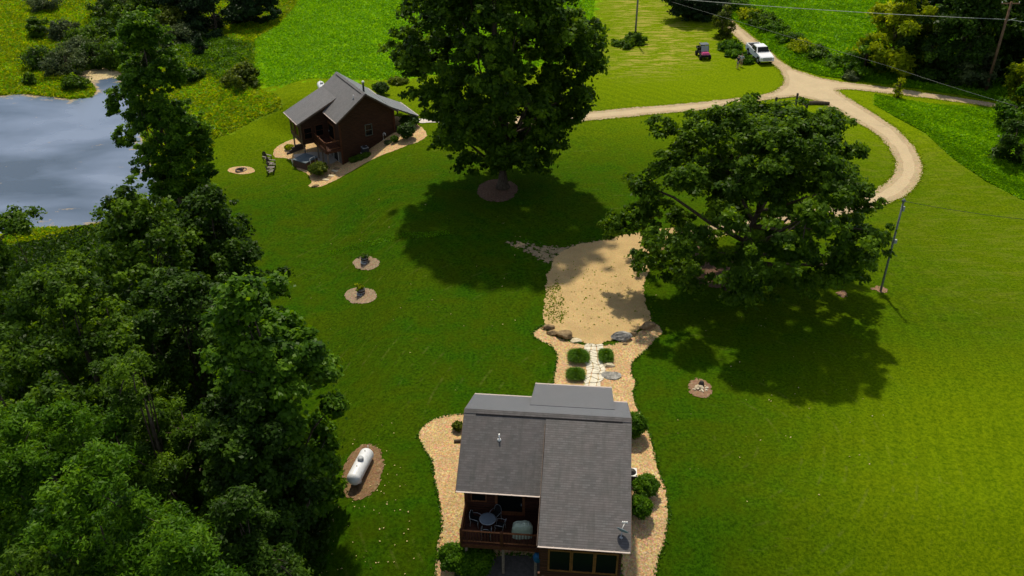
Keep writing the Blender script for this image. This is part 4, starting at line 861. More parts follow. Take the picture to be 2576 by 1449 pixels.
def adirondack(name, px, py, rz, label):
    r0 = empty(name, P3(px, py), rz, label, 'chair', 'dark garden chairs by the far fire pit'); D = bpy.data.materials.get('dark_wood_chair') or simple('dark_wood_chair', (.035, .028, .024), .7); TOP = bpy.data.materials.get('greyed_arm') or simple('greyed_arm', (.22, .19, .17), .7)
    s = MB()
    for k in range(5): s.box((0, -.28 + k * .12, .38 - k * .03), (.54, .10, .025), rx=R(-12))
    s.build('seat', TOP, r0); b_ = MB()
    for k in range(5): b_.box(((k - 2) * .115, .36, .68 - abs(k - 2) * .04), (.10, .025, .85 - abs(k - 2) * .08), rx=R(-20))
    b_.box((0, .30, .45), (.56, .04, .08), rx=R(-20)); b_.build('backrest', D, r0)
    for sx in (-1, 1):
        MB().box((sx * .34, -.02, .60), (.15, .78, .03)).build('armrest', TOP, r0); MB().box((sx * .32, -.34, .29), (.05, .10, .58)).build('leg', D, r0); MB().box((sx * .32, .34, .22), (.05, .10, .5), rx=R(-25)).build('leg', D, r0)
    return r0
adirondack('adirondack_chair', 673, 404, R(60), 'dark garden chair farthest up the slope from the far fire pit')
adirondack('adirondack_chair', 683, 417, R(78), 'dark garden chair second from the top of the row by the far fire pit')
adirondack('adirondack_chair', 685, 428, R(90), 'dark garden chair second from the bottom of the row by the far fire pit')
adirondack('adirondack_chair', 682, 437, R(100), 'dark garden chair at the bottom end of the row by the far fire pit')
root = empty('fire_pit', P3(607, 429), 0, 'low ring of dark stones with charred wood on the pale stone circle near the pond', 'fire pit'); r = np.random.default_rng(19)
mb = MB()
for k in range(15): a = k * .42; mb.box((.62 * math.cos(a), .55 * math.sin(a), .07), (.24, .16, .18), rz=a + 1.57, bev=.04)
mb.build('stone_ring', simple('pit_stone', (.13, .10, .09), .9), root)
mb = MB()
for k in range(5): a = r.uniform(0, 6); mb.tube([(-.35 * math.cos(a), -.35 * math.sin(a), .1), (.35 * math.cos(a), .35 * math.sin(a), .16)], .05, 6)
mb.build('firewood', RUBBER, root)
acunit('air_conditioner', P3(919, 386), YB, 'small dark air conditioner on the slope beside the far cabin wall', .94)
root = empty('retaining_wall', P3(745, 385), 0, 'stepped dark timber retaining wall beside the far cabin patio', 'wall')
q0, q1 = P3(722, 389), P3(757, 376)
for k in range(4):
    a_ = q0.lerp(q1, k * .2) - root.location; b_ = q1.lerp(q1 + (q1 - q0) * .2, 1) - root.location; b_.z = a_.z = (q0.z - root.location.z) + .12 + k * .24; mb = MB(); d = (b_ - a_); mb.box((a_ + b_) / 2, (d.length, .22, .22), rz=math.atan2(d.y, d.x), bev=.02); mb.build('timber', simple('timber_%d' % 0, (.07, .055, .045), .9) if k == 0 else bpy.data.materials['timber_0'], root)
for k, (px, py) in enumerate([(848, 425), (843, 431), (838, 437), (833, 443), (826, 449), (820, 453)]):
    s_ = MB().box((0, 0, .04), (.75, .42, .14), bev=.04).build('stepping_stone', ST_P if k % 2 else ST_B); s_.location = P3(px, py); s_.rotation_euler = (0, 0, R(-20)); tag(s_, ['highest stepping stone in the run beside the far cabin', 'second stepping stone down the run beside the far cabin', 'third stepping stone down the run beside the far cabin', 'fourth stepping stone down the run beside the far cabin', 'fifth stepping stone down the run beside the far cabin', 'lowest stepping stone of the run beside the far cabin'][k], 'stone', 'stepping stones down the slope by the far cabin')
rock('rock', 792, 469, .8, .4, .2, .5, 'flat brown rock at the low tip of the far cabin stone bed', ST_B, seed=31)
pp = empty('downspout', P3(965, 352), 0, 'bent white pipe standing at the far cabin wall corner', 'pipe'); MB().tube([(0, 0, 0), (0, 0, .75), (.12, -.05, .9), (.25, -.1, .85), (.27, -.1, .6)], .055, 8).build('pipe', WHITE, pp)
MB().lathe([(.06, 0), (.07, .06), (.03, .08)], n=8).build('flange', WHITE, pp)
def fshrub(px, py, rx, h, label, seed, leaf='mid', n=3500, lsz=.10, **k): return shrub('shrub', P3(px, py), rx, h, label, 'shrub', 'shrubs round the far cabin', seed, n=n, lsz=lsz, leaf=leaf, dome=True, **k)
fshrub(1024, 350, 1.15, 1.9, 'large round shrub at the right corner of the far cabin', 41, 'dark', n=7000)
fshrub(1030, 318, 1.25, 1.3, 'dark shrub behind the large round one by the far cabin porch', 42, 'dark', n=5000)
fshrub(993, 358, .5, .8, 'small green shrub between the white pipe and the large round shrub', 43, 'mid')
fshrub(976, 362, .45, .35, 'low pale hosta near the white pipe', 44, 'grey')
fshrub(958, 237, 1.2, 1.6, 'dark shrub showing above the roof slope behind the far cabin', 45, 'dark')
fshrub(803, 440, 1.2, 1.5, 'reddish brown round shrub in front of the hot tub', 46, 'olive', n=6000)
fshrub(728, 375, .6, .5, 'variegated hosta above the timber retaining wall', 47, 'yellow')
for k, (px, py, rr) in enumerate([(893, 404, .75), (908, 399, .75), (922, 394, .65)]): fshrub(px, py, rr, .35, ['left', 'middle', 'right'][k] + ' low leafy plant of the green mat below the far air conditioner', 48 + k, 'mid')
# ------------------------------------------------------------------ vehicles (local +X forward)
PAINT = simple('white_paint', (.78, .79, .80), .25, .5, var=.03, coat=.5)
def wheel(parent, x, y, r, w_, hub):
    t = MB(); t.tube([(x, y - w_ / 2, r), (x, y + w_ / 2, r)], r, 20); k = t.build('wheel', RUBBER, parent)
    sg = 1 if y > 0 else -1; h = MB(); h.tube([(x, y + sg * (w_ / 2 - .03), r), (x, y + sg * (w_ / 2 + .015), r)], r * .62, 16); h.build('rim', hub, k)
def frus(mb, b, t, z0, z1):          # box with different bottom and top rectangles (x0,x1,half width)
    lo = [(b[0], -b[2], z0), (b[1], -b[2], z0), (b[1], b[2], z0), (b[0], b[2], z0)]; hi = [(t[0], -t[2], z1), (t[1], -t[2], z1), (t[1], t[2], z1), (t[0], t[2], z1)]
    v = mb.verts(lo + hi)
    for f_ in ((3, 2, 1, 0), (4, 5, 6, 7), (0, 1, 5, 4), (1, 2, 6, 5), (2, 3, 7, 6), (3, 0, 4, 7)): mb.bm.faces.new([v[i] for i in f_])
def pickup(p, rz):
    root = empty('pickup_truck', p, rz, 'white crew cab pickup truck parked at the edge of the gravel road', 'truck')
    b = MB(); hw = .98
    prof = [(-2.88, .55), (-2.9, 1.28), (-1.05, 1.30), (1.15, 1.30), (1.75, 1.27), (2.65, 1.16), (2.86, 1.02), (2.9, .55)]
    b.prism([(x, -hw, z) for x, z in prof], (0, 2 * hw, 0)); es = [e for e in b.bm.edges if abs(e.verts[0].co.y) > .9 and abs(e.verts[0].co.y - e.verts[1].co.y) < .01 and min(e.verts[0].co.z, e.verts[1].co.z) > .9]
    bmesh.ops.bevel(b.bm, geom=es, offset=.07, segments=3, affect='EDGES'); b.build('body', PAINT, root)
    c = MB(); frus(c, (-1.0, 1.25, .93), (-.80, .55, .74), 1.29, 1.92); es = list(c.bm.edges); bmesh.ops.bevel(c.bm, geom=es, offset=.05, segments=2, affect='EDGES'); c.build('cab', PAINT, root)
    g = MB(); g.face([(1.20, -.84, 1.36), (1.20, .84, 1.36), (.63, .70, 1.85), (.63, -.70, 1.85)]); 
    for v in g.bm.verts: v.co += Vector((.05, 0, .045))
    g.build('windshield', GLASS, root)
    for s_ in (-1, 1):
        for (x0, x1, u0, u1) in ((.12, .98, .10, .50), (-.82, .06, -.70, .05)):
            w_ = MB(); w_.face([(x0, s_ * .935, 1.38), (x1, s_ * .935, 1.38), (u1, s_ * .785, 1.83), (u0, s_ * .785, 1.83)]); w_.build('side_window', GLASS, root)
        wheel(root, 1.95, s_ * .86, .41, .27, GREYM); wheel(root, -1.85, s_ * .86, .41, .27, GREYM)
        for x in (1.95, -1.85): a = MB(); a.tube([(x, s_ * .90, .50), (x, s_ * .985, .50)], .50, 20); a.build('wheel_arch', RUBBER, root)
        h = MB().box((2.80, s_ * .80, .95), (.16, .26, .24), bev=.03); h.build('headlight', simple('lamp_glass', (.55, .58, .6), .1, .8) if s_ < 0 else bpy.data.materials['lamp_glass'], root)
        m_ = MB().box((.95, s_ * 1.12, 1.38), (.12, .22, .24), bev=.03); m_.build('mirror', RUBBER, root)
        MB().box((-2.86, s_ * .86, 1.0), (.1, .16, .36), bev=.02).build('taillight', simple('red_lamp', (.35, .01, .01), .3), root); MB().box((.1, s_ * 1.0, .42), (2.2, .12, .06)).build('side_step', RUBBER, root)
    MB().box((2.885, 0, .90), (.05, 1.28, .40), bev=.02).build('grille', GREYM, root); MB().box((2.93, 0, .58), (.16, 1.86, .24), bev=.05).build('front_bumper', simple('chrome', (.6, .6, .6), .15, .8, metal=1), root)
    MB().box((-2.93, 0, .58), (.14, 1.80, .2), bev=.04).build('rear_bumper', bpy.data.materials['chrome'], root)
    bd = MB(); bd.box((-1.95, 0, 1.31), (1.66, 1.66, .02)); bd.build('bed_liner', RUBBER, root)
    r2 = MB()
    for s_ in (-1, 1): r2.box((-1.98, s_ * .90, 1.36), (1.84, .12, .12), bev=.02)
    r2.box((-2.86, 0, 1.36), (.08, 1.8, .12), bev=.02); r2.build('bed_rail', PAINT, root); return root
t0, t1 = P3(1893.5, 149.5), P3(1882.6, 139.9); fr_, rr_ = P3(1904.5, 158.5), P3(1882.6, 139.9); d_ = (fr_ - rr_); az = math.atan2(d_.y, d_.x)
ctr = (fr_ + rr_) / 2 + Vector((-math.sin(az), math.cos(az), 0)) * .9
pickup(Vector((ctr.x, ctr.y, float(tz(ctr.x, ctr.y)) + .04)), az)
def utv(p, rz):
    root = empty('utility_vehicle', p, rz, 'pink and black side by side utility vehicle parked on the mown hay', 'utility vehicle')
    MB().box((-.1, 0, .58), (2.5, 1.15, .28), bev=.04).build('chassis', DARKM, root)
    h = MB(); frus(h, (.55, 1.42, .60), (.55, 1.25, .48), .72, 1.02); bmesh.ops.bevel(h.bm, geom=list(h.bm.edges), offset=.05, segments=2, affect='EDGES'); h.build('hood', simple('pink_paint', (.55, .06, .20), .35, .4, coat=.4), root)
    MB().box((1.42, 0, .60), (.16, 1.1, .34), bev=.04).build('front_bumper', RUBBER, root)
    b = MB(); 
    for (c_, s_) in (((-1.05, 0, .93), (1.0, 1.3, .05)), ((-1.05, .64, 1.07), (1.0, .05, .26)), ((-1.05, -.64, 1.07), (1.0, .05, .26)), ((-1.54, 0, 1.07), (.05, 1.3, .26)), ((-.56, 0, 1.07), (.05, 1.3, .26))): b.box(c_, s_)
    b.build('cargo_box', DARKM, root)
    c = MB()
    for s_ in (-1, 1): c.tube([(.62, s_ * .60, .8), (.35, s_ * .56, 1.85), (-.50, s_ * .56, 1.88), (-.55, s_ * .60, .8)], .035, 8)
    for x, z in ((.35, 1.85), (-.5, 1.88), (-.53, 1.3)): c.tube([(x, -.56, z), (x, .56, z)], .03, 8)
    c.build('roll_cage', RUBBER, root); MB().box((-.08, 0, 1.91), (.95, 1.16, .05), bev=.02).build('roof', simple('grey_roof', (.10, .12, .14), .5), root)
    m, n, o = mat('clear_screen'); bsdf(n, o, (.22, .26, .26), .1, .6); w_ = MB(); w_.face([(.64, -.54, 1.05), (.64, .54, 1.05), (.40, .52, 1.78), (.40, -.52, 1.78)]); w_.build('windscreen', m, root)
    s = MB(); s.box((-.2, 0, .85), (.5, 1.1, .12), bev=.03); s.box((-.44, 0, 1.12), (.1, 1.1, .5), bev=.03); s.build('seat', DARKM, root); MB().lathe([(.15, 0), (.17, .015), (.15, .03)], n=14, m=Matrix.Rotation(R(-50), 3, 'Y'), c=(.25, .3, 1.12)).build('steering_wheel', RUBBER, root)
    for x in (1.0, -1.05):
        for s_ in (-1, 1): wheel(root, x, s_ * .66, .33, .26, DARKM)
    return root
a_, b_ = P3(1787, 149), P3(1769.8, 148.2); u0, u1 = P3(1769.8, 148.2), P3(1752.7, 139.9); d_ = u0 - u1; az = math.atan2(d_.y, d_.x); az = R(-84)
ctr = P3(1768, 144); utv(Vector((ctr.x, ctr.y, float(tz(ctr.x, ctr.y)))), az)
# ------------------------------------------------------------------ people
def skin_obj(name, verts, edges, rad, mt, parent=None, rootv=0, sub=2):
    me = bpy.data.meshes.new(name); me.from_pydata(verts, edges, []); o_ = bpy.data.objects.new(name, me); COL.objects.link(o_)
    md = o_.modifiers.new('skin', 'SKIN'); sk = me.skin_vertices[0].data
    for i, r_ in enumerate(rad): sk[i].radius = r_ if isinstance(r_, tuple) else (r_, r_)
    sk[rootv].use_root = True; md.use_smooth_shade = True; s_ = o_.modifiers.new('sub', 'SUBSURF'); s_.levels = sub; s_.render_levels = sub
    me.materials.append(mt); o_.parent = parent; return o_
SKIN = simple('skin', (.45, .25, .17), .6, .3, var=.08)
def person(p, rz, label, shirt, shorts, hair, arms, lean=.05, hatc=None):
    """faces local -Y; arms: (elbow, wrist) targets for left and right"""
    B = empty('person', p, rz, label, 'person')
    V = [(0, 0, .95), (0, lean * .3, 1.10), (0, lean * .6, 1.28), (0, lean * .9, 1.42), (0, lean, 1.50), (0, lean - .01, 1.60), (0, lean - .02, 1.70)]; E_ = [(0, 1), (1, 2), (2, 3), (3, 4), (4, 5), (5, 6)]
    Rr = [(.155, .11), (.15, .10), (.17, .11), (.14, .095), (.055, .055), (.085, .10), (.07, .085)]
    def add(v, r_, j): V.append(v); Rr.append(r_); E_.append((j, len(V) - 1)); return len(V) - 1
    for s_ in (-1, 1):
        a = add((s_ * .10, 0, .86), .095, 0); a = add((s_ * .11, -.01, .50), .06, a); a = add((s_ * .115, .0, .32), .055, a); a = add((s_ * .12, .02, .09), .038, a); a = add((s_ * .125, -.08, .035), .035, a); add((s_ * .13, -.16, .03), .028, a)
        el, wr = arms[0 if s_ < 0 else 1]; a = add((s_ * .19, lean * .9, 1.40), .062, 3); a = add(el, .043, a); a = add(wr, .030, a)
        d = (Vector(wr) - Vector(el)).normalized(); pm = Vector(wr) + d * .06; a = add(tuple(pm), (.036, .02), a); side = d.cross(Vector((0, 0, 1))); side = side.normalized() if side.length > .1 else Vector((1, 0, 0))
        for k in range(4): add(tuple(pm + d * (.085 - abs(k - 1.5) * .012) + side * (k - 1.5) * .021 + Vector((0, 0, -.02))), .009, a)
        add(tuple(pm + side * .055 * s_ + d * .02), .010, a)
    add((0, lean - .12, 1.625), .018, 5)
    skin_obj('body', V, E_, Rr, SKIN, B, 0)
    skin_obj('shirt', [(0, 0, .93), (0, lean * .3, 1.10), (0, lean * .6, 1.28), (0, lean * .9, 1.43), (-.20, lean * .9, 1.41), (.20, lean * .9, 1.41), tuple(Vector((-.20, lean * .9, 1.41)).lerp(Vector(arms[0][0]), .7)), tuple(Vector((.20, lean * .9, 1.41)).lerp(Vector(arms[1][0]), .7))],
        [(0, 1), (1, 2), (2, 3), (3, 4), (3, 5), (4, 6), (5, 7)], [(.175, .13), (.17, .12), (.19, .13), (.155, .11), .08, .08, .062, .062], shirt, B, 0)
    skin_obj('shorts', [(0, 0, 1.0), (0, 0, .90), (-.105, 0, .84), (.105, 0, .84), (-.115, -.005, .55), (.115, -.005, .55)], [(0, 1), (1, 2), (1, 3), (2, 4), (3, 5)], [(.165, .12), (.16, .12), .11, .11, .085, .085], shorts, B, 1)
    bm_ = MB(); g = bmesh.ops.create_uvsphere(bm_.bm, u_segments=14, v_segments=10, radius=.105, matrix=Matrix.Translation((0, lean + .005, 1.70)) @ Matrix.Diagonal((.95, 1.1, .95, 1)))
    for v in list(bm_.bm.verts):
        if v.co.z < 1.64 or (v.co.y < lean - .06 and v.co.z < 1.70): bm_.bm.verts.remove(v)
    bm_.build('hair', hair, B); return B
NAVY = simple('navy_cloth', (.012, .022, .06), .8); GRYC = simple('grey_cloth', (.42, .44, .48), .85, var=.1); GRYS = simple('grey_shorts', (.22, .25, .30), .85); TANS = simple('khaki_shorts', (.30, .25, .17), .85)
person(P3(1854.7, 171.5), R(-60), 'person in a navy top and grey shorts beside another in pale grey', NAVY, GRYS, simple('light_hair', (.30, .24, .16), .8), [((-.30, -.08, 1.18), (-.22, -.28, 1.10)), ((.31, -.02, 1.15), (.24, -.20, .98))], .03)
person(P3(1863.6, 167.3), R(-30), 'person in a pale grey shirt and khaki shorts with elbows out near the weeds', GRYC, TANS, simple('brown_hair', (.12, .06, .03), .8), [((-.34, .02, 1.16), (-.18, -.18, 1.12)), ((.36, .03, 1.17), (.19, -.17, 1.12))], .04)
# ------------------------------------------------------------------ big trees
def T3(px, py): return P3(px, py, -.1)
prof_c = [(2.8, 4.2), (4.5, 6.2), (8, 8.4), (12, 9.7), (16, 10.2), (20, 9.1), (23.5, 7.1), (26.5, 4.4), (28.5, 1.4)]
tree('tall_tree', T3(1265, 472), prof_c, 'tallest broad tree in the middle of the lawn in a ring of brown mulch', 'tree', None, 23, nl=185, lr=2.3, ncl=2600, crad=.66, n=175000, lsz=.19, leaf='mid', r0=.55, fork=.16, droop=.15, up=.6, twign=150, spread=.24, aspect=.8, lean=(-1.0, .5))
prof_r = [(3.3, 5.0), (4.6, 9.2), (6.4, 11.4), (8.8, 11.0), (11.2, 9.2), (13.6, 6.6), (15.8, 2.8)]
tree('spreading_tree', T3(1842, 728), prof_r, 'wide spreading tree with visible dark limbs, right of the tan gravel pad', 'tree', None, 28, nl=150, lr=1.7, ncl=2000, crad=.60, n=140000, lsz=.19, leaf='mid', r0=.62, fork=.2, droop=.25, up=.65, flat=.5, thin=1.1, limbs=16, twign=200, spread=.24, lean=(1.9, 0), aspect=.55, top=.55,
     extra=[(9.6, -1, 4.6, 2.2, 22), (10.6, 2, 7.6, 2.0, 20), (-8.8, .5, 6.6, 2.2, 34), (-10.4, .8, 6.0, 1.5, 18), (-8.0, 2.0, 9.0, 1.8, 22), (8.6, -3, 4.4, 2.0, 18), (-6, 4, 13.2, 1.8, 18)])
prof_p = [(2.0, 3.0), (5, 4.4), (8, 4.6), (11, 4.1), (14, 3.6), (17, 3.7), (18.6, 3.0), (20, 2.0), (20.9, .6)]
POP = T3(456, 512)
tree('poplar_tree', POP, prof_p, 'slender leaning tree standing at the edge of the pond', 'tree', None, 31, nl=95, lr=1.4, ncl=900, crad=.52, n=78000, lsz=.15, leaf='silver', r0=.3, fork=.1, droop=.1, lean=(-.4, 0), twign=100, spread=.3, aspect=.8,
     extra=[(-4.6, 0, 12.4, 1.3, 16), (-5.0, 0, 11.0, 1.0, 10), (-4.4, 0, 7.5, 1.3, 14), (-4.8, .5, 8.6, 1.0, 8), (3.6, 0, 6.0, 1.6, 16), (3.9, 0, 8.2, 1.2, 10), (3.3, 0, 3.8, 1.5, 14)])
def topat(px, py, ztop):             # stand a tree so that its top is seen at (px, py)
    q_ = at_z(np.array([float(px)]), np.array([float(py)]), ztop)[0]; z_ = float(height(q_[0], q_[1])); return Vector((q_[0], q_[1], z_ - .1)), ztop - z_
def gtree(px, py, ztop, rad, label, seed, leaf='mid', n=40000, lsz=.14, nl=56, ncl=None, low=.12, crad=None, shape='round', group='trees at the lower left', name='leafy_tree', **k):
    p_, H = topat(px, py, ztop); cr = crad or .065 * rad + .28
    pr = {'round': [(H * low, rad * .55), (H * .3, rad * .95), (H * .5, rad), (H * .7, rad * .9), (H * .87, rad * .6), (H, rad * .2)], 'tall': [(H * low, rad * .6), (H * .3, rad * .9), (H * .6, rad), (H * .8, rad * .75), (H * .93, rad * .45), (H, rad * .12)]}[shape]
    return tree(name, p_, pr, label, 'tree', group, seed, nl=nl, lr=rad * .30, ncl=ncl or int(115 * rad), crad=cr, n=n, lsz=lsz, leaf=leaf, r0=.32, fork=.3, **k)
gtree(335, 490, 13.0, 6.3, 'broad tree just below the slender leaning tree, its top against the pond', 51, 'mid', 62000, .155, nl=64, aspect=.8)
gtree(520, 492, 11.0, 4.6, 'tree right of the slender leaning trunk at the lawn edge', 61, 'dark', 42000, .15, aspect=.8)
gtree(30, 540, 13.5, 4.6, 'tree at the left edge with its crown against the near shore of the pond', 52, 'mid', 42000, .15)
gtree(628, 680, 17.0, 4.1, 'tall tree at the lawn edge with pale shimmering leaves, left of the lower barrel planter', 53, 'silver', 82000, .15, nl=80, ncl=900, shape='tall', aspect=.85, low=.06)
gtree(160, 700, 13.5, 5.6, 'broad tree behind the dark gap at the left', 54, 'mid', 56000, .14)
gtree(440, 700, 12.0, 5.0, 'dark tree between the broad left one and the shimmering tall one', 55, 'dark', 52000, .14)
gtree(70, 1010, 14.0, 4.6, 'bright feathery tree at the left edge below the broad left tree', 56, 'bright', 56000, .13, aspect=.4)
gtree(200, 1185, 17.5, 4.6, 'bright green feathery tree in the bottom left corner', 57, 'bright', 90000, .12, nl=60, ncl=700, aspect=.36, droop=.3)
gtree(430, 1340, 16.5, 3.5, 'feathery tree right of the corner one, cut by the bottom edge', 58, 'bright', 70000, .11, ncl=560, aspect=.36, droop=.3)
gtree(590, 1245, 11.0, 3.3, 'dark green tree at the bottom beside the lawn edge', 59, 'dark', 60000, .12, aspect=.45)
gtree(330, 880, 14.5, 3.4, 'small feathery tree above the dark gap in the lower left wood', 60, 'mid', 44000, .12, aspect=.4)
gtree(600, 985, 12.0, 3.2, 'dark tree overhanging the lawn left of the near propane tank', 62, 'dark', 60000, .14, low=.08)
gtree(-60, 830, 14.5, 5.0, 'tree cut by the left edge beside the broad left tree', 63, 'mid', 40000, .14)
gtree(60, 1400, 15.5, 4.0, 'dim tree in the extreme bottom left corner', 64, 'mid', 50000, .12, aspect=.4)
gtree(560, 1010, 10.0, 4.2, 'shaded tree filling the right side of the dark gap', 65, 'dark', 44000, .14)
gtree(250, 1010, 8.0, 4.0, 'low dark tree inside the dark gap of the lower left wood', 66, 'dark', 30000, .14)
# distance trees
def dtree(px, py, H, rad, label, seed, leaf='dark', n=16000, lsz=.24, base=True, group=None, shape='round', name='leafy_tree', low=.04, **k):
    p_ = T3(px, py); pr = [(H * low, rad * .8), (H * .3, rad), (H * .55, rad * .95), (H * .8, rad * .65), (H, rad * .15)] if shape == 'round' else [(H * .03, rad), (H * .25, rad * .92), (H * .55, rad * .6), (H * .8, rad * .32), (H, rad * .05)]
    return tree(name, p_, pr, label, 'tree', group, seed, nl=int(18 + rad * 3), lr=rad * (.32 if shape == 'round' else .26), ncl=int(50 * rad), crad=.09 * rad + .35, n=n, lsz=lsz, leaf=leaf, r0=.22, fork=.1, twign=30, **k)
FG = 'trees of the dark wood at the upper right'
dtree(2235, 178, 11.5, 5.6, 'round yellow topped tree at the left front of the upper right wood', 71, 'yellow', 30000, .24, group=FG)
dtree(2330, 190, 9, 4.5, 'dark tree right of the yellow topped one', 72, 'dark', 20000, group=FG)
dtree(2170, 185, 4.5, 2.8, 'low bushy tree at the left foot of the upper right wood', 73, 'bright', 9000, group=FG)
dtree(2400, 195, 15, 6, 'tall dark tree left of the brown utility pole', 74, 'dark', 30000, group=FG)
dtree(2470, 160, 16, 6.5, 'tall dark tree directly behind the brown utility pole', 75, 'dark', 30000, group=FG)
dtree(2440, 214, 6, 3.0, 'smaller grey green tree just left of the foot of the brown utility pole', 76, 'grey', 11000, group=FG)
dtree(2560, 195, 17, 6.5, 'tall dark tree right of the brown utility pole at the right edge', 77, 'dark', 30000, group=FG)
dtree(2360, 60, 11, 6, 'far dark tree at the top edge above the yellow topped one', 78, 'cedar', 18000, .3, group=FG)
dtree(2480, 30, 13, 7, 'farthest tree at the top right above the utility pole', 79, 'mid', 18000, .3, group=FG)
dtree(2590, 262, 7, 3.2, 'bright leaved tree cut by the right edge beside the end of the right lane', 80, 'yellow', 11000, group=FG)
dtree(2575, 330, 5.5, 3.6, 'bushy tree at the right edge below the right lane', 81, 'bright', 12000, .2, group=FG)
dtree(2600, 425, 7.5, 4.2, 'dark round tree at the right edge above the mown lawn', 82, 'dark', 18000, .2, group=FG)
CG2 = 'dark cedars along the top edge'
dtree(545, 78, 13, 6.5, 'broadest dark cedar of the row at the top left', 83, 'cedar', 30000, .22, group=CG2, name='cedar_tree', shape='cone', flat=.4)
dtree(465, 55, 12, 6, 'dark cedar partly behind the broadest one', 84, 'cedar', 24000, .24, group=CG2, name='cedar_tree', shape='cone', flat=.4)
dtree(385, 30, 10, 5, 'dark cedar at the left end of the row, behind the slender tree top', 85, 'cedar', 18000, .26, group=CG2, name='cedar_tree', shape='cone')
dtree(647, 60, 12, 4.7, 'separate dark cedar at the top edge standing against the bright field', 86, 'cedar', 24000, .22, group=CG2, name='cedar_tree', shape='cone', flat=.4)
dtree(507, 139, 3.4, 1.5, 'small pointed cedar alone in the rough meadow', 87, 'cedar', 5000, .13, name='cedar_tree', shape='cone')
dtree(1735, 42, 9.5, 4.9, 'wide dark tree at the top edge left of the north road', 88, 'cedar', 26000, .22, flat=.5)
dtree(1800, 35, 7, 2.2, 'narrow dark tree leaning over the north road at the top edge', 89, 'dark', 9000, .2)
dtree(1815, 95, 5.2, 1.5, 'small windblown tree beside the north road', 90, 'olive', 5200, .14, ); 
dtree(2257, 245, 2.6, .6, 'thin yellowing sapling beside the right lane', 91, 'yellow', 700, .11)
# bushes on the far bank and in the rough
def bush(px, py, rx, h, label, seed, leaf='mid', n=3600, lsz=.19, group='bushes of the rough meadow round the pond'): return shrub('bush', P3(px, py), rx, h, label, 'bush', group, seed, n=n, lsz=lsz, leaf=leaf, ncl=70)
for a_ in [(112, 25, 2.9, 2.6, 'round dark bush near the top left corner', 'grey'), (98, 92, 1.9, 3.0, 'dark green egg shaped bush in the open meadow left', 'mid'), (162, 92, 3.0, 2.8, 'grey green bush right of the egg shaped one', 'grey'),
    (216, 118, 3.6, 2.8, 'sprawling green bush in the middle of the upper left thicket', 'mid'), (262, 98, 2.1, 3.0, 'upright dark green bush in the upper left thicket', 'dark'), (112, 170, 3.3, 2.8, 'wide dark bush at the left end of the thicket above the pond', 'dark'),
    (172, 186, 3.4, 3.4, 'pale flecked round bush overhanging the algae cove', 'grey'), (200, 150, 3.2, 2.8, 'grey bush above the pale flecked round one', 'grey'), (245, 168, 2.7, 3.4, 'dark bush at the head of the cove', 'dark'), (300, 166, 3.0, 3.6, 'bush on the right bank of the cove', 'mid'),
    (270, 42, 3.0, 3.4, 'bush at the upper end of the thicket near the cedars', 'dark'), (318, 68, 3.0, 3.4, 'bush left of the slender tree top', 'mid'), (300, 25, 3.2, 3.6, 'dull green bush at the top edge left of the cedars', 'grey'), (355, 45, 3.0, 4.0, 'bush behind the slender tree top', 'mid'),
    (430, 75, 3.2, 3.6, 'yellow green bush in front of the dark cedars', 'olive'), (410, 35, 3, 4.2, 'russet tipped bush among the dark cedars', 'olive'), (468, 102, 3.0, 2.3, 'blue grey low bush below the dark cedars', 'grey'), (430, 112, 2.6, 2.4, 'second blue grey bush right of the slender tree', 'grey'),
    (483, 205, 1.9, 1.8, 'dark shadowed bush right of the slender tree', 'dark'), (612, 215, 2.7, 2.8, 'leggy bush at the corner of the bright field', 'olive'), (188, 225, 1.9, 1.8, 'round bush on the grassy point of the pond', 'mid'), (76, 212, 1.0, 1.6, 'small upright bush near the left edge of the pond bank', 'mid'),
    (1597, 108, 1.6, 1.2, 'weedy bush round the foot of the grey wooden pole', 'mid'), (1565, 115, 1.9, .5, 'low weeds left of the grey wooden pole', 'mid'), (1876, 158, 1.0, .9, 'broad leaved weeds between the people and the white pickup', 'bright'), (1848, 140, 1.5, .6, 'low bright weeds left of the white pickup', 'bright'),
    (1835, 122, 1.9, .8, 'low bright weeds below the small windblown tree', 'bright'), (2143, 198, 1.2, .9, 'dark brush pile at the roadside right of the junction', 'grey'), (1000, 208, 1.2, .5, 'reddish brush pile at the edge of the bright field', 'olive')]:
    bush(*a_[:5], seed=int(a_[0] * 7 + a_[1]), leaf=a_[5])
HG = 'bushes of the roadside hedge'
for k, (px, py, rx, h, lf) in enumerate([(1838, 12, 2.4, 2.0, 'mid'), (1862, 30, 2.2, 1.6, 'bright'), (1886, 48, 2.0, 1.3, 'yellow'), (1925, 66, 2.6, 2.0, 'mid'), (1948, 86, 2.2, 1.5, 'bright'), (1985, 108, 2.0, 1.3, 'bright'), (2018, 130, 2.2, 1.4, 'yellow'), (2052, 146, 2.0, 1.4, 'mid'), (2096, 168, 2.2, 1.2, 'bright')]):
    bush(px, py, rx, h, ['topmost hedge bush right of the north road', 'second hedge bush down the right side of the north road', 'third hedge bush down the right side of the north road', 'fourth and widest hedge bush along the north road', 'fifth hedge bush down the right side of the north road', 'sixth hedge bush, level with the top of the white pickup', 'seventh hedge bush, right of the white pickup', 'eighth hedge bush, above the drive junction', 'lowest hedge bush, above the start of the right lane'][k], 300 + k, lf, 3200, .18, HG)
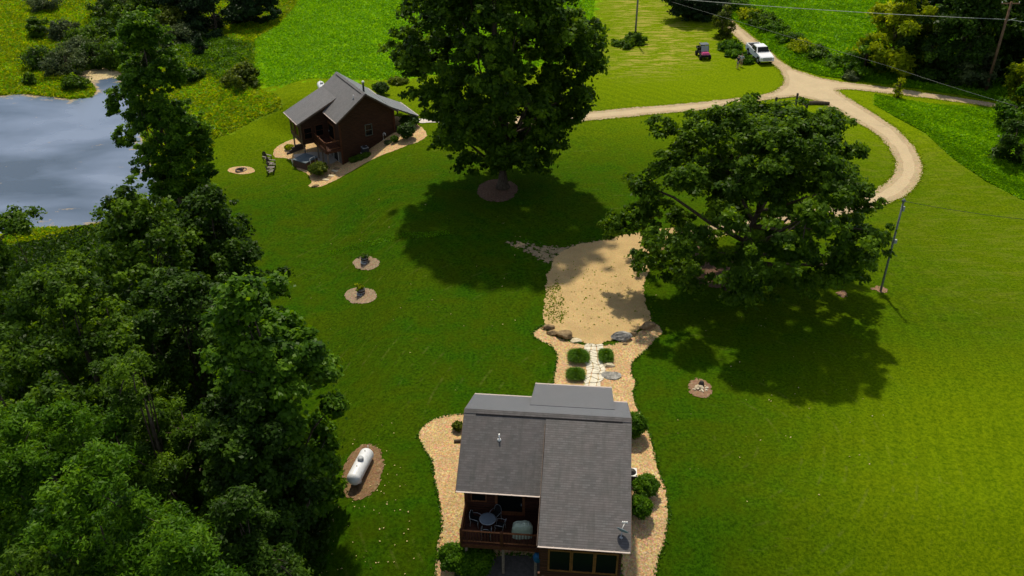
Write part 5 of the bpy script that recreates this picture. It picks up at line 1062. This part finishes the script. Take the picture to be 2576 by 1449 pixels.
# ------------------------------------------------------------------ uncountable growth
def scatter(P, n, r):
    x0, y0 = P.min(0); x1, y1 = P.max(0); x0 = max(x0, -118); x1 = min(x1, 128); y1 = min(y1, 225); o_ = []
    while sum(map(len, o_)) < n:
        q_ = np.stack([r.uniform(x0, x1, n), r.uniform(y0, y1, n)], -1); vis = np.abs(q_[:, 0]) < .62 * q_[:, 1] + 6; o_.append(q_[inpoly(q_[:, 0], q_[:, 1], P) & vis])
    return np.concatenate(o_)[:n]
def tufts(name, P, n, hh, ww, leaf, seed, label=None, tones=(.5, .2), patch=.12, avoid=None):
    r = np.random.default_rng(seed); q_ = scatter(P, n, r)
    if avoid is not None: q_ = q_[~inpoly(q_[:, 0], q_[:, 1], avoid)]
    n = len(q_); z = tz(q_[:, 0], q_[:, 1]); pf = np.sin(q_[:, 0] * .55 + 2 * np.sin(q_[:, 1] * .31)) * np.sin(q_[:, 1] * .47 + 1.7 * np.sin(q_[:, 0] * .23)) + .5 * np.sin(q_[:, 0] * 1.7 + q_[:, 1] * 1.3)
    h = hh * r.uniform(.5, 1.2, n) * (1 + .45 * pf); h = np.maximum(h * (.25 + .75 * sm(polydist(q_[:, 0], q_[:, 1], P) / 2.5 + r.normal(0, .15, n))), .08); P0 = np.column_stack([q_, z + h * .45]); Nn = unit(r.normal(size=(n, 3)) * .8 + np.array([0, -.2, .75])); L = ww * r.uniform(.6, 1.3, n)
    V, F_ = leaf_quads(P0, Nn, L, L * .5, r); t = np.clip(r.normal(tones[0], tones[1], n) + patch * pf, 0, 1)
    o_ = np_mesh(name, V, F_, LEAF[leaf], {'tint': ('FACE', t)}); return tag(o_, label, 'undergrowth' if label else None, None, 'stuff')
tufts('meadow_grass', A_MEADOW, 150000, .45, .26, 'yellow', 1, tones=(.6, .22), avoid=POND)
tufts('meadow_weeds', A_MEADOW, 60000, .6, .22, 'field', 11, tones=(.4, .25), avoid=POND, patch=.2)
tufts('field_grass', A_FIELD, 90000, .3, .17, 'field', 2, tones=(.5, .22))
tufts('field_grass', A_FIELD2, 120000, .4, .22, 'field', 3, tones=(.42, .25), patch=.2)
tufts('verge_growth', A_STRIP, 70000, .55, .22, 'field', 4, tones=(.55, .25), patch=.2)
hedge = area([(1820, 0), (1850, 15), (1900, 55), (1960, 85), (2010, 112), (2080, 150), (2180, 180), (2300, 205), (2500, 235), (2640, 262), (2640, 276), (2400, 237), (2200, 209), (2060, 190), (1990, 168), (1940, 126), (1885, 80), (1840, 45), (1815, 20)])
tufts('hedge_undergrowth', hedge, 30000, .9, .24, 'field', 5, tones=(.3, .25), patch=.25)
strip2 = area([(2200, 240), (2250, 292), (2330, 335), (2400, 400), (2480, 455), (2640, 530), (2640, 500), (2500, 430), (2430, 375), (2350, 315), (2280, 280), (2240, 245)])
tufts('hedge_undergrowth', strip2, 22000, .7, .2, 'field', 6, tones=(.2, .25), patch=.2)
thick = area([(250, 20), (500, 60), (640, 110), (640, 215), (600, 250), (480, 180), (420, 140), (300, 170), (130, 190), (80, 160), (180, 80)])
tufts('thicket_undergrowth', thick, 40000, 1.0, .22, 'bright', 7, tones=(.5, .3), patch=.3, avoid=POND)
under = area([(60, 610), (520, 420), (560, 560), (600, 800), (800, 1100), (830, 1300), (820, 1500), (-300, 1500), (-300, 700)])
tufts('wood_floor_growth', under, 50000, .6, .2, 'dark', 8, tones=(.4, .2))
ridge_ = area([(820, 632), (880, 617), (960, 600), (1060, 585), (1130, 580), (1130, 590), (1060, 600), (960, 612), (880, 632), (830, 645)])
tufts('tall_grass_strip', ridge_, 1500, .10, .08, 'field', 9, tones=(.1, .15), patch=.2)
# mower-missed tufts along the gravel and fallen leaves
r = np.random.default_rng(12)
def rim_tufts(name, P, n, off, seed, leaf='bright', tone=.5):
    r = np.random.default_rng(seed); B = dens(np.asarray(P), .25, 0); i = r.integers(0, len(B), n); q_ = B[i] + r.normal(size=(n, 2)) * off; z = tz(q_[:, 0], q_[:, 1]); L = .09 * r.uniform(.6, 1.4, n)
    V, F_ = leaf_quads(np.column_stack([q_, z + .06]), unit(r.normal(size=(n, 3)) * .5 + np.array([0, 0, .8])), L, L * .45, r)
    tag(np_mesh(name, V, F_, LEAF[leaf], {'tint': ('FACE', np.clip(r.normal(tone, .2, n), 0, 1))}), kind='stuff')
rim_tufts('edge_grass', area(ROAD_PTS), 9000, .16, 1, 'yellow', .5); rim_tufts('edge_grass', BED_A, 2500, .06, 2, 'bright', .5)
pw = area([(1368, 790), (1375, 730), (1405, 700), (1425, 790), (1415, 815), (1385, 812)]); q_ = scatter(pw, 900, r); q2 = scatter(area([(1380, 840), (1650, 820), (1640, 640), (1400, 660)]), 260, r); q_ = np.concatenate([q_[r.random(len(q_)) < .5], q2]); cl = q_ + r.normal(size=q_.shape) * .1
L = .08 * r.uniform(.5, 1.4, len(cl)); V, F_ = leaf_quads(np.column_stack([cl, tz(cl[:, 0], cl[:, 1]) + .08]), unit(r.normal(size=(len(cl), 3)) * .4 + np.array([0, 0, 1.])), L, L * .6, r)
tag(np_mesh('pad_weeds', V, F_, LEAF['yellow'], {'tint': ('FACE', np.clip(r.normal(.2, .2, len(cl)), 0, 1))}), kind='stuff')
q_ = np.concatenate([scatter(area([(640, 1449), (800, 1150), (1000, 1050), (1050, 1449)]), 160, r), scatter(area([(850, 500), (1350, 560), (2200, 900), (2500, 1400), (1700, 1400), (1100, 1000), (700, 800)]), 130, r)])
L = r.uniform(.03, .075, len(q_)); V, F_ = leaf_quads(np.column_stack([q_, tz(q_[:, 0], q_[:, 1]) + .05]), unit(r.normal(size=(len(q_), 3)) * .35 + np.array([0, 0, 1.])), L, L * .7, r)
tag(np_mesh('fallen_leaves', V, F_, simple('dry_leaf', (.40, .33, .14), .8, var=.4, vs=1.3)), kind='stuff')
